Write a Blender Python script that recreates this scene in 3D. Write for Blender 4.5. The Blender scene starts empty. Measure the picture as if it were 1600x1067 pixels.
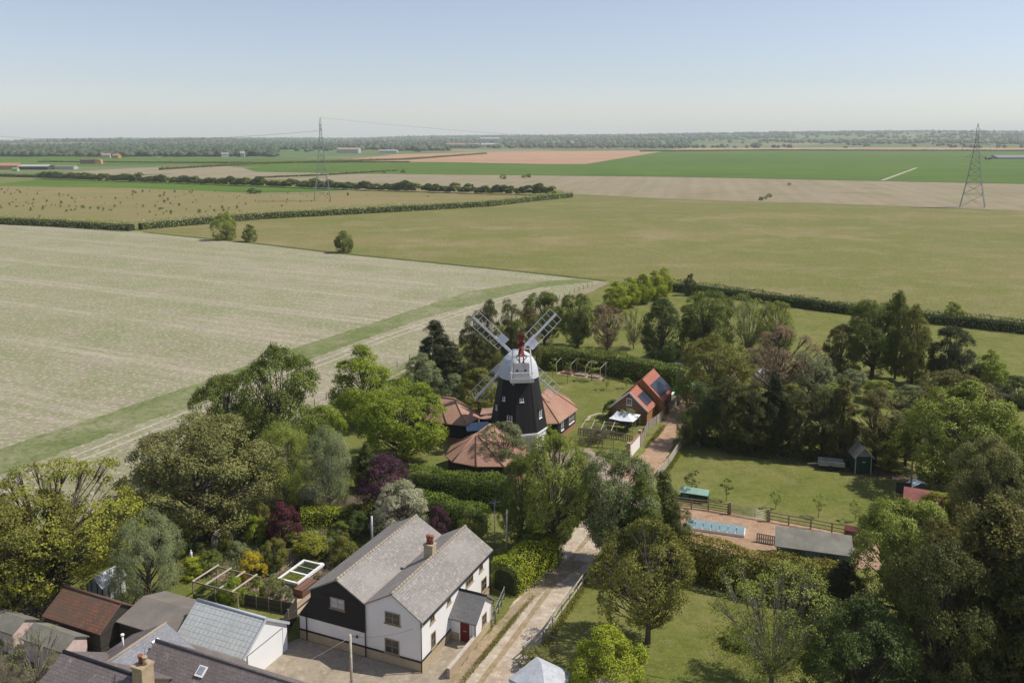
import bpy, bmesh, math, random
import numpy as np
from mathutils import Vector
R = math.radians
S = bpy.context.scene
col = S.collection

# ---------------------------------------------------------------- camera, world, sun, exposure
CAM_H, FPX, PCY, PIT = 42.0, 1343.0, 396.0, R(7.8)
cd = bpy.data.cameras.new('camera'); cam = bpy.data.objects.new('camera', cd); col.objects.link(cam)
cam.location = (0, 0, CAM_H); cam.rotation_euler = (R(90) - PIT, 0, 0)
cd.sensor_width = 36; cd.lens = FPX * 36 / 1600; cd.shift_y = -(533.5 - PCY) / 1600
cd.clip_start = 0.5; cd.clip_end = 60000
S.camera = cam
SUN_AZ, SUN_EL = R(84.5), R(52)
w = bpy.data.worlds.new('World'); S.world = w; w.use_nodes = True
nt = w.node_tree; bg = nt.nodes['Background']
sky = nt.nodes.new('ShaderNodeTexSky'); sky.sky_type = 'NISHITA'; sky.sun_disc = False
sky.sun_elevation = SUN_EL; sky.sun_rotation = SUN_AZ
sky.altitude = 60; sky.air_density = 1.0; sky.dust_density = .35; sky.ozone_density = 2.2
hsv = nt.nodes.new('ShaderNodeHueSaturation'); hsv.inputs['Saturation'].default_value = .68
tnt = nt.nodes.new('ShaderNodeMix'); tnt.data_type = 'RGBA'; tnt.blend_type = 'MULTIPLY'; tnt.inputs[0].default_value = 1; tnt.inputs[7].default_value = (.985, .97, 1.05, 1)
nt.links.new(sky.outputs[0], hsv.inputs['Color']); nt.links.new(hsv.outputs[0], tnt.inputs[6])
nt.links.new(tnt.outputs[2], bg.inputs[0]); bg.inputs[1].default_value = 0.118
sl = bpy.data.lights.new('sun', 'SUN'); so = bpy.data.objects.new('sun', sl); col.objects.link(so)
sl.energy = 4.5; sl.angle = R(0.5); sl.color = (1.0, 0.945, 0.855)
sd = Vector((math.sin(SUN_AZ) * math.cos(SUN_EL), math.cos(SUN_AZ) * math.cos(SUN_EL), math.sin(SUN_EL)))
so.rotation_euler = sd.to_track_quat('Z', 'Y').to_euler(); so.location = sd * 300
S.view_settings.view_transform = 'Standard'; S.view_settings.look = 'None'
S.view_settings.exposure = 0.0; S.view_settings.gamma = 1.0
S.cycles.max_bounces = 6; S.cycles.diffuse_bounces = 3; S.cycles.transmission_bounces = 3; S.cycles.volume_bounces = 1
S.cycles.transparent_max_bounces = 8

# ---------------------------------------------------------------- survey helpers: where a sight line meets a level
def G(px, py, z=0.0):
    a = (px - 800) / FPX; b = (py - PCY) / FPX
    r = (a, math.cos(PIT) - b * math.sin(PIT), -math.sin(PIT) - b * math.cos(PIT))
    t = (z - CAM_H) / r[2]
    return Vector((r[0] * t, r[1] * t, z))
def HT(p, py):
    b = (py - PCY) / FPX
    return CAM_H + p.y * (-math.sin(PIT) - b * math.cos(PIT)) / (math.cos(PIT) - b * math.sin(PIT))
def PM(p, z=0.0):
    return FPX / (p.y * math.cos(PIT) + (CAM_H - z) * math.sin(PIT))

# ---------------------------------------------------------------- scene helpers
def tag(o, label=None, cat=None, group=None, kind=None):
    if label: o['label'] = label
    if cat: o['category'] = cat
    if group: o['group'] = group
    if kind: o['kind'] = kind
    return o
def thing(name, label, cat, loc=(0, 0, 0), rz=0.0, group=None):
    o = bpy.data.objects.new(name, None); col.objects.link(o)
    o.location = loc; o.rotation_euler = (0, 0, rz); o.empty_display_size = 0.3
    return tag(o, label, cat, group)
def copy_tree(o, parent=None):
    c = o.copy(); col.objects.link(c); c.parent = parent
    for ch in [x for x in o.children]: copy_tree(ch, c)
    return c

class MB:
    def __init__(s): s.v = []; s.f = []; s.sm = []
    def poly(s, pts, sm=False):
        n = len(s.v); s.v += [tuple(p) for p in pts]; s.f.append(tuple(range(n, n + len(pts)))); s.sm.append(sm); return s
    def obox(s, o, a, b, c):
        o, a, b, c = Vector(o), Vector(a), Vector(b), Vector(c)
        P = [o, o + a, o + a + b, o + b, o + c, o + a + c, o + a + b + c, o + b + c]
        if a.cross(b).dot(c) < 0: P = [P[3], P[2], P[1], P[0], P[7], P[6], P[5], P[4]]
        n = len(s.v); s.v += [tuple(p) for p in P]
        for q in ((3, 2, 1, 0), (4, 5, 6, 7), (0, 1, 5, 4), (1, 2, 6, 5), (2, 3, 7, 6), (3, 0, 4, 7)):
            s.f.append(tuple(n + i for i in q)); s.sm.append(False)
        return s
    def box(s, x0, x1, y0, y1, z0, z1):
        return s.obox((x0, y0, z0), (x1 - x0, 0, 0), (0, y1 - y0, 0), (0, 0, z1 - z0))
    def bar(s, p, q, w=0.06, h=None, up=(0, 0, 1)):
        p, q = Vector(p), Vector(q); d = q - p; h = h or w; upv = Vector(up)
        if d.normalized().cross(upv).length < 0.05: upv = Vector((0, 1, 0))
        a = d.cross(upv).normalized(); b = a.cross(d).normalized()
        return s.obox(p - a * w / 2 - b * h / 2, a * w, b * h, d)
    def tube(s, pts, rs, n=6, cap=True, sm=True):
        pts = [Vector(p) for p in pts]
        if not isinstance(rs, (list, tuple)): rs = [rs] * len(pts)
        base = len(s.v); m = len(pts)
        for i, p in enumerate(pts):
            d = (pts[min(i + 1, m - 1)] - pts[max(i - 1, 0)])
            if d.length < 1e-6: d = Vector((0, 0, 1))
            d.normalize(); a = d.cross(Vector((0.13, 0.02, 1)) if abs(d.z) < 0.9 else Vector((1, 0, 0))).normalized(); b = d.cross(a)
            for k in range(n):
                t = 2 * math.pi * k / n; q = p + (a * math.cos(t) + b * math.sin(t)) * rs[i]; s.v.append(tuple(q))
        for i in range(m - 1):
            for k in range(n):
                k2 = (k + 1) % n
                s.f.append((base + i * n + k, base + i * n + k2, base + (i + 1) * n + k2, base + (i + 1) * n + k)); s.sm.append(sm)
        if cap:
            s.f.append(tuple(base + k for k in range(n))[::-1]); s.sm.append(False)
            s.f.append(tuple(base + (m - 1) * n + k for k in range(n))); s.sm.append(False)
        return s
    def cyl(s, x, y, z0, z1, r, r2=None, n=12): return s.tube([(x, y, z0), (x, y, z1)], [r, r if r2 is None else r2], n)
    def prism(s, poly, d):
        poly = [Vector(p) for p in poly]; d = Vector(d); n = len(poly)
        s.poly(poly); s.poly([p + d for p in poly][::-1])
        for i in range(n): s.poly([poly[i], poly[i] + d, poly[(i + 1) % n] + d, poly[(i + 1) % n]])
        return s
    def slab(s, poly, t=0.12): return s.prism(poly, (0, 0, -t))
    def build(s, name, mat, parent=None, label=None, loc=None):
        me = bpy.data.meshes.new(name); me.from_pydata(s.v, [], s.f); me.update()
        me.polygons.foreach_set('use_smooth', s.sm)
        uv = me.uv_layers.new(name='UVMap'); Z = Vector((0, 0, 1))
        for p in me.polygons:
            n = p.normal; h = Z.cross(n)
            h = Vector((1, 0, 0)) if h.length < 0.02 else h.normalized()
            if h.x < -0.001 or (abs(h.x) <= .001 and h.y < 0): h = -h
            q = n.cross(h)
            if q.z < 0 or (abs(q.z) < .001 and q.y < 0): q = -q
            for li in p.loop_indices:
                c = me.vertices[me.loops[li].vertex_index].co
                uv.data[li].uv = (c.dot(h), c.dot(q))
        me.materials.append(mat)
        o = bpy.data.objects.new(name, me); col.objects.link(o); o.parent = parent
        if loc is not None: o.location = loc
        if label: o['label'] = label
        return o

# ---------------------------------------------------------------- materials
class NT:
    def __init__(s, name):
        s.m = bpy.data.materials.new(name); s.m.use_nodes = True; s.t = s.m.node_tree
        s.b = s.t.nodes['Principled BSDF']; s.out = s.t.nodes['Material Output']
    def n(s, typ, **kw):
        x = s.t.nodes.new(typ)
        for k, v in kw.items():
            if k.startswith('i_'): x.inputs[k[2:].replace('_', ' ')].default_value = v
            else: setattr(x, k, v)
        return x
    def l(s, a, b): s.t.links.new(a, b)
    def coord(s, kind='Object', rz=0, scale=(1, 1, 1)):
        tc = s.n('ShaderNodeTexCoord'); mp = s.n('ShaderNodeMapping')
        mp.inputs['Rotation'].default_value = (0, 0, rz); s.l(tc.outputs[kind], mp.inputs[0])
        m2 = s.n('ShaderNodeMapping'); m2.inputs['Scale'].default_value = scale; s.l(mp.outputs[0], m2.inputs[0])
        return m2.outputs[0]
    def noise(s, vec, scale, detail=3, rough=.55, lo=.35, hi=.65):
        x = s.n('ShaderNodeTexNoise'); x.inputs['Scale'].default_value = scale; x.inputs['Detail'].default_value = detail
        x.inputs['Roughness'].default_value = rough; s.l(vec, x.inputs['Vector'])
        r = s.n('ShaderNodeMapRange'); r.inputs['From Min'].default_value = lo; r.inputs['From Max'].default_value = hi
        s.l(x.outputs['Fac'], r.inputs['Value']); return r.outputs[0]
    def mix(s, f, a, b, mode='MIX'):
        x = s.n('ShaderNodeMix', data_type='RGBA', blend_type=mode)
        for v, i in ((f, 0), (a, 6), (b, 7)):
            if hasattr(v, 'is_linked') or isinstance(v, bpy.types.NodeSocket): s.l(v, x.inputs[i])
            elif i == 0: x.inputs[0].default_value = v
            else: x.inputs[i].default_value = (*v, 1)
        return x.outputs[2]
    def mul(s, a, b):
        x = s.n('ShaderNodeMath', operation='MULTIPLY')
        for v, i in ((a, 0), (b, 1)):
            if isinstance(v, (int, float)): x.inputs[i].default_value = v
            else: s.l(v, x.inputs[i])
        return x.outputs[0]
    def bump(s, h, strength=.4, dist=.02):
        x = s.n('ShaderNodeBump'); x.inputs['Strength'].default_value = strength; x.inputs['Distance'].default_value = dist
        s.l(h, x.inputs['Height']); s.l(x.outputs[0], s.b.inputs['Normal'])
    def done(s, c, rough=.85, metal=0.0, spec=.3):
        if isinstance(c, tuple): s.b.inputs['Base Color'].default_value = (*c, 1)
        else: s.l(c, s.b.inputs['Base Color'])
        s.b.inputs['Roughness'].default_value = rough; s.b.inputs['Metallic'].default_value = metal
        s.b.inputs['Specular IOR Level'].default_value = spec
        return s.m
def dk(c, k): return tuple(min(1, x * k) for x in c)
def plain(name, c, rough=.8, metal=0, var=.18, sc=1.5, spec=.3, dirt=None):
    m = NT(name); v = m.coord()
    c1 = m.mix(m.noise(v, sc, 5, .6), dk(c, 1 - var), dk(c, 1 + var))
    c1 = m.mix(m.mul(m.noise(v, sc * 9, 3), .35), c1, dk(c, 1 - 1.4 * var))
    if dirt: c1 = m.mix(m.mul(m.noise(v, sc * 2.3, 6, .7, .5, .75), .8), c1, dirt)
    m.bump(m.noise(v, sc * 12, 4), .25, .01)
    return m.done(c1, rough, metal, spec)
def bricks(name, c1, c2, mortar, bw, bh, ms=.012, rough=.85, blot=None, blots=.9, bs=.15, blo=.52, off=.5, big=None, bias=0):
    m = NT(name); v = m.coord('UV'); t = m.n('ShaderNodeTexBrick')
    m.l(v, t.inputs['Vector']); t.inputs['Scale'].default_value = 1.0; t.offset = off
    t.inputs['Brick Width'].default_value = bw; t.inputs['Row Height'].default_value = bh
    t.inputs['Mortar Size'].default_value = ms; t.inputs['Mortar Smooth'].default_value = .3; t.inputs['Bias'].default_value = bias
    t.inputs['Color1'].default_value = (*c1, 1); t.inputs['Color2'].default_value = (*c2, 1); t.inputs['Mortar'].default_value = (*mortar, 1)
    o = m.coord()
    c = t.outputs['Color']
    c = m.mix(m.mul(m.noise(o, .5, 5, .65), .55), c, dk(c1, .72))
    c = m.mix(m.mul(m.noise(v, 4.5, 4, .7, .45, .7), .5), c, dk(c2, 1.22))
    if blot: c = m.mix(m.mul(m.noise(v, blots, 7, .72, blo, blo + bs), .85), c, blot)
    if big: c = m.mix(m.mul(m.noise(o, .22, 3, .6, .45, .65), .7), c, big)
    iv = m.n('ShaderNodeMath', operation='SUBTRACT'); iv.inputs[0].default_value = 1; m.l(t.outputs['Fac'], iv.inputs[1])
    m.bump(iv.outputs[0], .6, .02)
    return m.done(c, rough)
def boards(name, c, wd=.15, vertical=False, rough=.75, var=.3):
    m = NT(name); v = m.coord('UV', scale=(1, 1, 1))
    sp = m.n('ShaderNodeSeparateXYZ'); m.l(v, sp.inputs[0]); ax = sp.outputs[0 if vertical else 1]
    d = m.n('ShaderNodeMath', operation='DIVIDE'); m.l(ax, d.inputs[0]); d.inputs[1].default_value = wd
    fr = m.n('ShaderNodeMath', operation='FRACT'); m.l(d.outputs[0], fr.inputs[0])
    fl = m.n('ShaderNodeMath', operation='FLOOR'); m.l(d.outputs[0], fl.inputs[0])
    wn = m.n('ShaderNodeTexWhiteNoise', noise_dimensions='1D'); m.l(fl.outputs[0], wn.inputs['W'])
    c1 = m.mix(wn.outputs['Value'], dk(c, 1 - var), dk(c, 1 + var))
    v2 = m.coord('UV', scale=((12, .8, 1) if vertical else (.8, 12, 1)))
    c1 = m.mix(m.mul(m.noise(v2, 1.5, 4), .5), c1, dk(c, .6))
    gp = m.n('ShaderNodeMath', operation='LESS_THAN'); m.l(fr.outputs[0], gp.inputs[0]); gp.inputs[1].default_value = .1
    c1 = m.mix(m.mul(gp.outputs[0], .75), c1, dk(c, .25))
    m.bump(fr.outputs[0], .7, .03)
    return m.done(c1, rough)
def leafm(name, ca, cb, tr=.28, cc=None):
    m = NT(name); ca = dk(ca, 1.6); cb = dk(cb, 1.65); a = m.n('ShaderNodeAttribute', attribute_name='tone'); o = m.coord()
    c = m.mix(a.outputs['Fac'], ca, cb)
    c = m.mix(m.mul(m.noise(o, .35, 3, .6), .45), c, dk(ca, .9))
    if cc:
        g = m.n('ShaderNodeMath', operation='GREATER_THAN'); m.l(a.outputs['Fac'], g.inputs[0]); g.inputs[1].default_value = cc[3]
        c = m.mix(g.outputs[0], c, cc[:3])
    m.done(c, .55, 0, .25)
    t = m.n('ShaderNodeBsdfTranslucent'); m.l(c, t.inputs[0]); x = m.n('ShaderNodeMixShader'); x.inputs[0].default_value = tr
    m.l(m.b.outputs[0], x.inputs[1]); m.l(t.outputs[0], x.inputs[2]); m.l(x.outputs[0], m.out.inputs[0])
    return m.m
def ground(name, cs, sc=(.02, .15, 1.2), streak=None, sk=.5, fine=9, tram=None, fk=.35, rows=None, speck=.55):
    """cs: base, second, third colour; streak: (azimuth deg, across scale, colour); rows: (azimuth, spacing, colour)"""
    m = NT(name); v = m.coord()
    c = m.mix(m.noise(v, sc[0], 8, .72, .44, .56), cs[0], cs[1])
    if len(cs) > 2: c = m.mix(m.noise(v, sc[1], 8, .75, .49, .60), c, cs[2])
    if streak:
        az, asc, sc_col = streak; v2 = m.coord('Object', rz=R(az), scale=(asc, asc * .055, 1))
        c = m.mix(m.mul(m.noise(v2, 1, 8, .78, .44, .62), sk * .7), c, sc_col)
        v5 = m.coord('Object', rz=R(az), scale=(asc * .55, asc * .05, 1))
        c = m.mix(m.mul(m.noise(v5, 1, 4, .6, .46, .56), sk * .6), c, sc_col)
    for az, sp_, rc, k, lo in ([tram + (.8,)] if tram else []) + ([rows + (.25,)] if rows else []):
        v3 = m.coord('Object', rz=R(az)); wv = m.n('ShaderNodeTexWave', wave_type='BANDS', bands_direction='X')
        wv.inputs['Scale'].default_value = .314 / sp_; wv.inputs['Distortion'].default_value = .8; wv.inputs['Detail'].default_value = 3; wv.inputs['Detail Scale'].default_value = .08
        m.l(v3, wv.inputs[0]); r = m.n('ShaderNodeMapRange'); r.inputs[1].default_value = lo; r.inputs[2].default_value = 1; m.l(wv.outputs['Fac'], r.inputs[0])
        c = m.mix(m.mul(m.mul(r.outputs[0], m.noise(v, .05, 6, .8, .35, .6)), k), c, rc)
    c = m.mix(m.mul(m.noise(v, .11, 4, .7, .5, .62), speck * .55), c, dk(cs[0], .74))
    c = m.mix(m.mul(m.noise(v, .16, 4, .7, .5, .64), speck * .5), c, dk(cs[1], 1.28))
    c = m.mix(m.mul(m.noise(v, .85, 3, .7, .5, .62), speck), c, dk(cs[0], .66))
    c = m.mix(m.mul(m.noise(v, 1.3, 3, .7, .52, .64), speck), c, dk(cs[0], 1.34))
    c = m.mix(m.mul(m.noise(v, fine, 5, .8, .45, .6), fk), c, dk(cs[0], .6))
    m.bump(m.noise(v, fine * .6, 6, .8), .6, .07)
    return m.done(c, .95, 0, .1)

# ---------------------------------------------------------------- foliage
def quads_mesh(name, P, tone):
    """P: (n,4,3) array of quads"""
    n = len(P); me = bpy.data.meshes.new(name)
    me.vertices.add(n * 4); me.loops.add(n * 4); me.polygons.add(n)
    me.vertices.foreach_set('co', P.reshape(-1).astype(np.float32))
    me.loops.foreach_set('vertex_index', np.arange(n * 4, dtype=np.int32))
    me.polygons.foreach_set('loop_start', np.arange(0, n * 4, 4, dtype=np.int32))
    me.polygons.foreach_set('loop_total', np.full(n, 4, dtype=np.int32))
    a = me.attributes.new('tone', 'FLOAT', 'FACE'); a.data.foreach_set('value', np.clip(tone, 0, 1).astype(np.float32))
    me.update(calc_edges=True); return me
def leaves(rng, C, Nn, size, tone, vert=0.0, asp=.6, jn=.6):
    n = len(C); r = rng.normal(size=(n, 3)); N = Nn + jn * r; N /= np.linalg.norm(N, axis=1)[:, None] + 1e-9
    t = rng.normal(size=(n, 3))
    if vert: t = t * (1 - vert) + np.array([0, 0, 1.0]) * vert * 2
    A = np.cross(N, t); A /= np.linalg.norm(A, axis=1)[:, None] + 1e-9
    B = np.cross(N, A)
    s = size * rng.uniform(.6, 1.35, n)[:, None]
    if vert: A, B = B, A
    A = A * s; B = B * s * asp; F = N * s * .18
    return np.stack([C - A * .5, C - B * .5 + F, C + A * .5, C + B * .5 + F], 1)
PROF = {
 'round': lambda t: np.sqrt(np.clip(1 - (2 * t - 1) ** 2, 0, 1)) ** .8,
 'dome': lambda t: np.where(t < .3, .62 + 1.25 * t, np.sqrt(np.clip(1 - ((t - .3) / .7) ** 2, 0, 1))),
 'cone': lambda t: np.clip(1.02 - t, 0, 1) ** .75 * np.clip(.72 + 3 * t, 0, 1),
 'ovate': lambda t: np.clip(np.sin(np.pi * np.clip(t, 0, 1) ** .72), 0, 1) ** .7,
 'column': lambda t: np.clip(np.minimum(.75 + t, (1.02 - t) * 3.2), 0, 1) ** .6,
 'vase': lambda t: np.clip(.25 + 1.1 * t, 0, 1) * np.sqrt(np.clip(1 - np.clip((t - .6) / .4, 0, 1) ** 2, 0, 1)),
}
KIND = {  # W, H, z of crown bottom, profile, lobes, lobe size, leaves, leaf size, vert, flat, twigs, trunk radius
 'broad':  (10, 11, .12, 'round', 90, .11, 44000, .175, 0, .75, 0, .32),
 'dome':   (10, 10, .04, 'dome', 95, .105, 42000, .175, 0, .75, 0, .3),
 'maple':  (12, 11, .02, 'dome', 110, .095, 38000, .25, 0, .6, 0, .3),
 'oval':   (8, 12, .06, 'ovate', 90, .125, 32000, .20, 0, .8, 0, .28),
 'open':   (11, 10, .12, 'round', 100, .08, 17000, .17, 0, .7, 1, .28),
 'airy':   (10, 9, .24, 'round', 90, .085, 20000, .17, 0, .7, 1, .24),
 'sparse': (9, 9, .14, 'vase', 70, .085, 10500, .14, 0, .8, 2, .15),
 'willow': (8, 9, .02, 'round', 80, .11, 42000, .155, .7, 1.5, 0, .25),
 'conifer':(6, 11, .03, 'cone', 100, .12, 40000, .18, .35, .9, 0, .25),
 'cypress':(5, 11, .01, 'column', 90, .14, 30000, .20, .6, 1.2, 0, .2),
 'ball':   (6, 6, .0, 'dome', 60, .13, 20000, .155, 0, .8, 0, .15),
 'shrub':  (3, 2.4, .0, 'dome', 34, .14, 6500, .11, 0, .8, 0, .05),
 'sapling':(1.6, 3.2, .35, 'round', 12, .16, 700, .12, 0, .8, 1, .035),
 'bare':   (6, 6, .08, 'vase', 50, .08, 1100, .11, 0, .7, 3, .12),
}
_trees = {}
def tree_meshes(kind, var):
    key = (kind, var)
    if key in _trees: return _trees[key]
    W, Hh, cb, prof, nl, lsz, nleaf, ls, vert, flat, tw, tr = KIND[kind]
    rng = np.random.default_rng(hash_(kind) + 77 * var)
    pf = PROF[prof]; t = rng.random(nl * 3); keep = rng.random(nl * 3) < pf(t) + .08; t = t[keep][:nl]
    n = len(t); ang = np.arange(n) * 2.39996 + rng.uniform(-.5, .5, n)
    rad = pf(t) * W / 2 * rng.uniform(.62, .92, n) * (1 - lsz * .6); rad[: n // 5] *= .5
    ch = Hh * (1 - cb); z0 = Hh * cb
    asym = 1 + .16 * np.sin(ang + var * 2.1) + .1 * np.sin(2 * ang + var)
    L = np.stack([np.cos(ang) * rad * asym, np.sin(ang) * rad * asym, z0 + t * ch * .93 + .02 * Hh], 1)
    lr = W * lsz * rng.uniform(.7, 1.25, n); ltone = rng.random(n)
    wts = lr ** 2; wts /= wts.sum()
    nsub = 26; d = rng.normal(size=(n, nsub, 3)); ctr = np.array([0, 0, z0 + ch * .42])
    out = L - ctr; out /= np.linalg.norm(out, axis=1)[:, None] + 1e-9
    d = d / np.linalg.norm(d, axis=2)[:, :, None] + .75 * out[:, None, :] + np.array([0, 0, .22]); d /= np.linalg.norm(d, axis=2)[:, :, None]
    k_ = lsz * .95
    SC = L[:, None, :] + d * (lr * rng.uniform(.75, 1.1, n))[:, None, None] * np.array([1, 1, .85])
    stone = rng.random((n, nsub))
    li = rng.choice(n, nleaf, p=wts); si = rng.integers(0, nsub, nleaf)
    g = rng.normal(size=(nleaf, 3)) * (lr[li] * .17)[:, None] * np.array([1, 1, flat])
    C = SC[li, si] + g
    fr = (W / 2) / np.percentile(np.hypot(C[:, 0], C[:, 1]), 96); fz = Hh / np.percentile(C[:, 2], 99.6); q_ = np.array([fr, fr, fz])
    C = C * q_; L = L * q_; SC = SC * q_
    C[:, 2] = np.maximum(C[:, 2], .05)
    N = d[li, si] * .8 + out[li] * .4 + np.array([0, 0, .25])
    tone = .3 * ltone[li] + .3 * stone[li, si] + .4 * rng.random(nleaf)
    crown = quads_mesh('crown', leaves(rng, C, N, ls, tone, vert, .3 if vert > .5 else .62), tone); crown.materials.append(None)
    mb = MB(); py = random.Random(var * 31 + len(kind))
    th = Hh * (.62 if prof in ('round', 'ovate', 'dome', 'vase') else .9)
    lean = [(py.uniform(-.2, .2) * i * tr * 2, py.uniform(-.2, .2) * i * tr * 2, -.25 + (th + .25) * i / 4) for i in range(5)]
    if kind in ('sparse', 'bare', 'ball', 'shrub'):
        lean = lean[:2] + [(lean[1][0], lean[1][1], lean[1][2] + .2)]
    mb.tube(lean, [tr * 1.25, tr, tr * .8, tr * .55, tr * .25][:len(lean)], 8)
    for i in range(n):
        if py.random() < (.25 if tw == 0 and kind not in ('broad', 'oval', 'dome') else 0): continue
        e = Vector(L[i]); zb = min(max(e.z * py.uniform(.35, .6), Hh * .1), lean[-1][2] - .1)
        k = min(int((zb + .25) / ((th + .25) / 4)), len(lean) - 2); a = Vector(lean[k]); b = Vector(lean[k + 1])
        f = 0 if b.z == a.z else (zb - a.z) / (b.z - a.z); s0 = a.lerp(b, max(0, min(1, f)))
        mid = s0.lerp(e, .5) + Vector((py.uniform(-.3, .3), py.uniform(-.3, .3), -.06 * W * py.random()))
        r0 = tr * py.uniform(.22, .42)
        mb.tube([s0, mid, e], [r0, r0 * .6, r0 * .3], 5, cap=False)
        if tw:
            for j in range(0, nsub, 5 if tw == 1 else 2):
                q = Vector(SC[i, j]); 
                m2 = e.lerp(q, .5) + Vector((py.uniform(-.1, .1),) * 3)
                mb.tube([mid.lerp(e, .6), m2, q + (q - e) * (.5 if tw == 3 else .1)], [r0 * .3, r0 * .2, r0 * .1], 3, cap=False)
    o = mb.build('trunk', M['bark']); trunk = o.data; bpy.data.objects.remove(o)
    _trees[key] = (crown, trunk, W, Hh); return _trees[key]
def hash_(s):
    h = 7
    for c in s: h = (h * 31 + ord(c)) % 99991
    return h
_rt = random.Random(5)
def tree(name, px, yb, yt, wpx, kind, var, lm, label, cat='tree', group=None, bark=None, hz=None):
    p = G(px, yb); h = hz or HT(p, yt)
    if hz is None: h *= 1.0 
    w_ = wpx / PM(p, h / 2)
    cr, tk, W, Hh = tree_meshes(kind, var)
    e = thing(name, label, cat, p, _rt.uniform(0, 6.28), group); e.scale = (w_ / W, w_ / W, h / Hh)
    for nm, me, m_ in (('trunk', tk, bark or 'bark'), ('crown' if cat == 'tree' else 'foliage', cr, lm)):
        o = bpy.data.objects.new(nm, me); col.objects.link(o); o.parent = e
        o.material_slots[0].link = 'OBJECT' if len(me.materials) else 'OBJECT'
        o.material_slots[0].material = M[m_]
    return e
def hedge(name, pts, w_, h_, lm, label, ls=.22, dens=40, cat='hedge', jit=.12, seed=1, lump=.15, core='hedge_core', vert=0., group=None, hend=None):
    """pts: world points along the hedge's middle"""
    rng = np.random.default_rng(seed); P = [Vector((p[0], p[1], 0)) for p in pts]
    e = thing(name, label, cat, P[0], 0, group); off = P[0]
    Cs = []; Ns = []; cb = MB(); tot = sum((b - a).length for a, b in zip(P, P[1:])); run = 0
    for a, b in zip(P, P[1:]):
        L = (b - a).length; d = (b - a) / L; nn = Vector((-d.y, d.x, 0))
        hh0 = h_ if hend is None else h_ + (hend - h_) * run / tot; hh1 = h_ if hend is None else h_ + (hend - h_) * (run + L) / tot
        run += L
        seg = max(1, int(L / (w_ * 1.2))); rr = []
        for i in range(seg + 1):
            c = a + d * L * i / seg - off; k = 1 + rng.uniform(-.12, .05); hw = w_ / 2 * .78 * k; hz = (hh0 + (hh1 - hh0) * i / seg) * .86 * k
            rr.append([c - nn * hw, c - nn * hw * .95 + Vector((0, 0, hz * .8)), c - nn * hw * .5 + Vector((0, 0, hz)), c + nn * hw * .5 + Vector((0, 0, hz)), c + nn * hw * .95 + Vector((0, 0, hz * .8)), c + nn * hw])
        for r0, r1 in zip(rr, rr[1:]):
            for k in range(5): cb.poly([r0[k], r1[k], r1[k + 1], r0[k + 1]])
        cb.poly(rr[0]); cb.poly(rr[-1][::-1])
        n = int(L * (2 * max(hh0, hh1) + w_) * dens); u_ = rng.random(n) * L
        hl = hh0 + (hh1 - hh0) * u_ / L
        s_ = rng.random(n) * (2 * hl + w_); side = np.where(s_ < hl, -1, np.where(s_ < hl + w_, 0, 1))
        y = np.where(side == -1, -w_ / 2, np.where(side == 0, s_ - hl - w_ / 2, w_ / 2)); z = np.where(side == -1, s_, np.where(side == 0, hl, s_ - hl - w_))
        z = np.clip(z, .02, None)
        # round the shoulders, swell with lumps
        sh = np.clip((np.abs(y) / (w_ / 2)) * (z / hl) - .55, 0, 1) * .45; 
        gl = (run - L) + u_
        lum = 1 + lump * (np.sin(gl / w_ * 1.7 + y * 1.1) * .5 + np.sin(gl / w_ * 4.1 + z * 2.3 / max(.5, w_)) * .35 + np.sin(gl * .23 / w_ + 1.3) * .6)
        y = y * (1 - sh * .5) * lum; z = z * (1 - sh * .5) * (1 + (lum - 1) * .8)
        N = np.stack([np.zeros(n), side * 1.0, np.where(side == 0, 1., .25)], 1)
        jj = rng.normal(size=(n, 3)) * jit
        C = np.outer(u_, [d.x, d.y, 0]) + np.outer(y, [nn.x, nn.y, 0]) + np.outer(z, [0, 0, 1]) + np.array([*(a - off)]) + jj
        NN = np.outer(N[:, 1], [nn.x, nn.y, 0]) + np.outer(N[:, 2], [0, 0, 1])
        C[:, 2] = np.maximum(C[:, 2], .03); Cs.append(C); Ns.append(NN)
    C = np.concatenate(Cs); N = np.concatenate(Ns)
    tone = .5 * rng.random(len(C)) + .5 * (.5 + .5 * np.sin(C[:, 0] * 2.1 + C[:, 2] * 3) * np.sin(C[:, 1] * 1.7 + C[:, 2]))
    me = quads_mesh('foliage', leaves(rng, C, N, ls, tone, vert), tone); me.materials.append(M[lm])
    o = bpy.data.objects.new('foliage', me); col.objects.link(o); o.parent = e
    cb.build('shade_core', M[core], e)  # solid core under the leaves; its dark colour carries the inner shade
    return e

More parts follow.
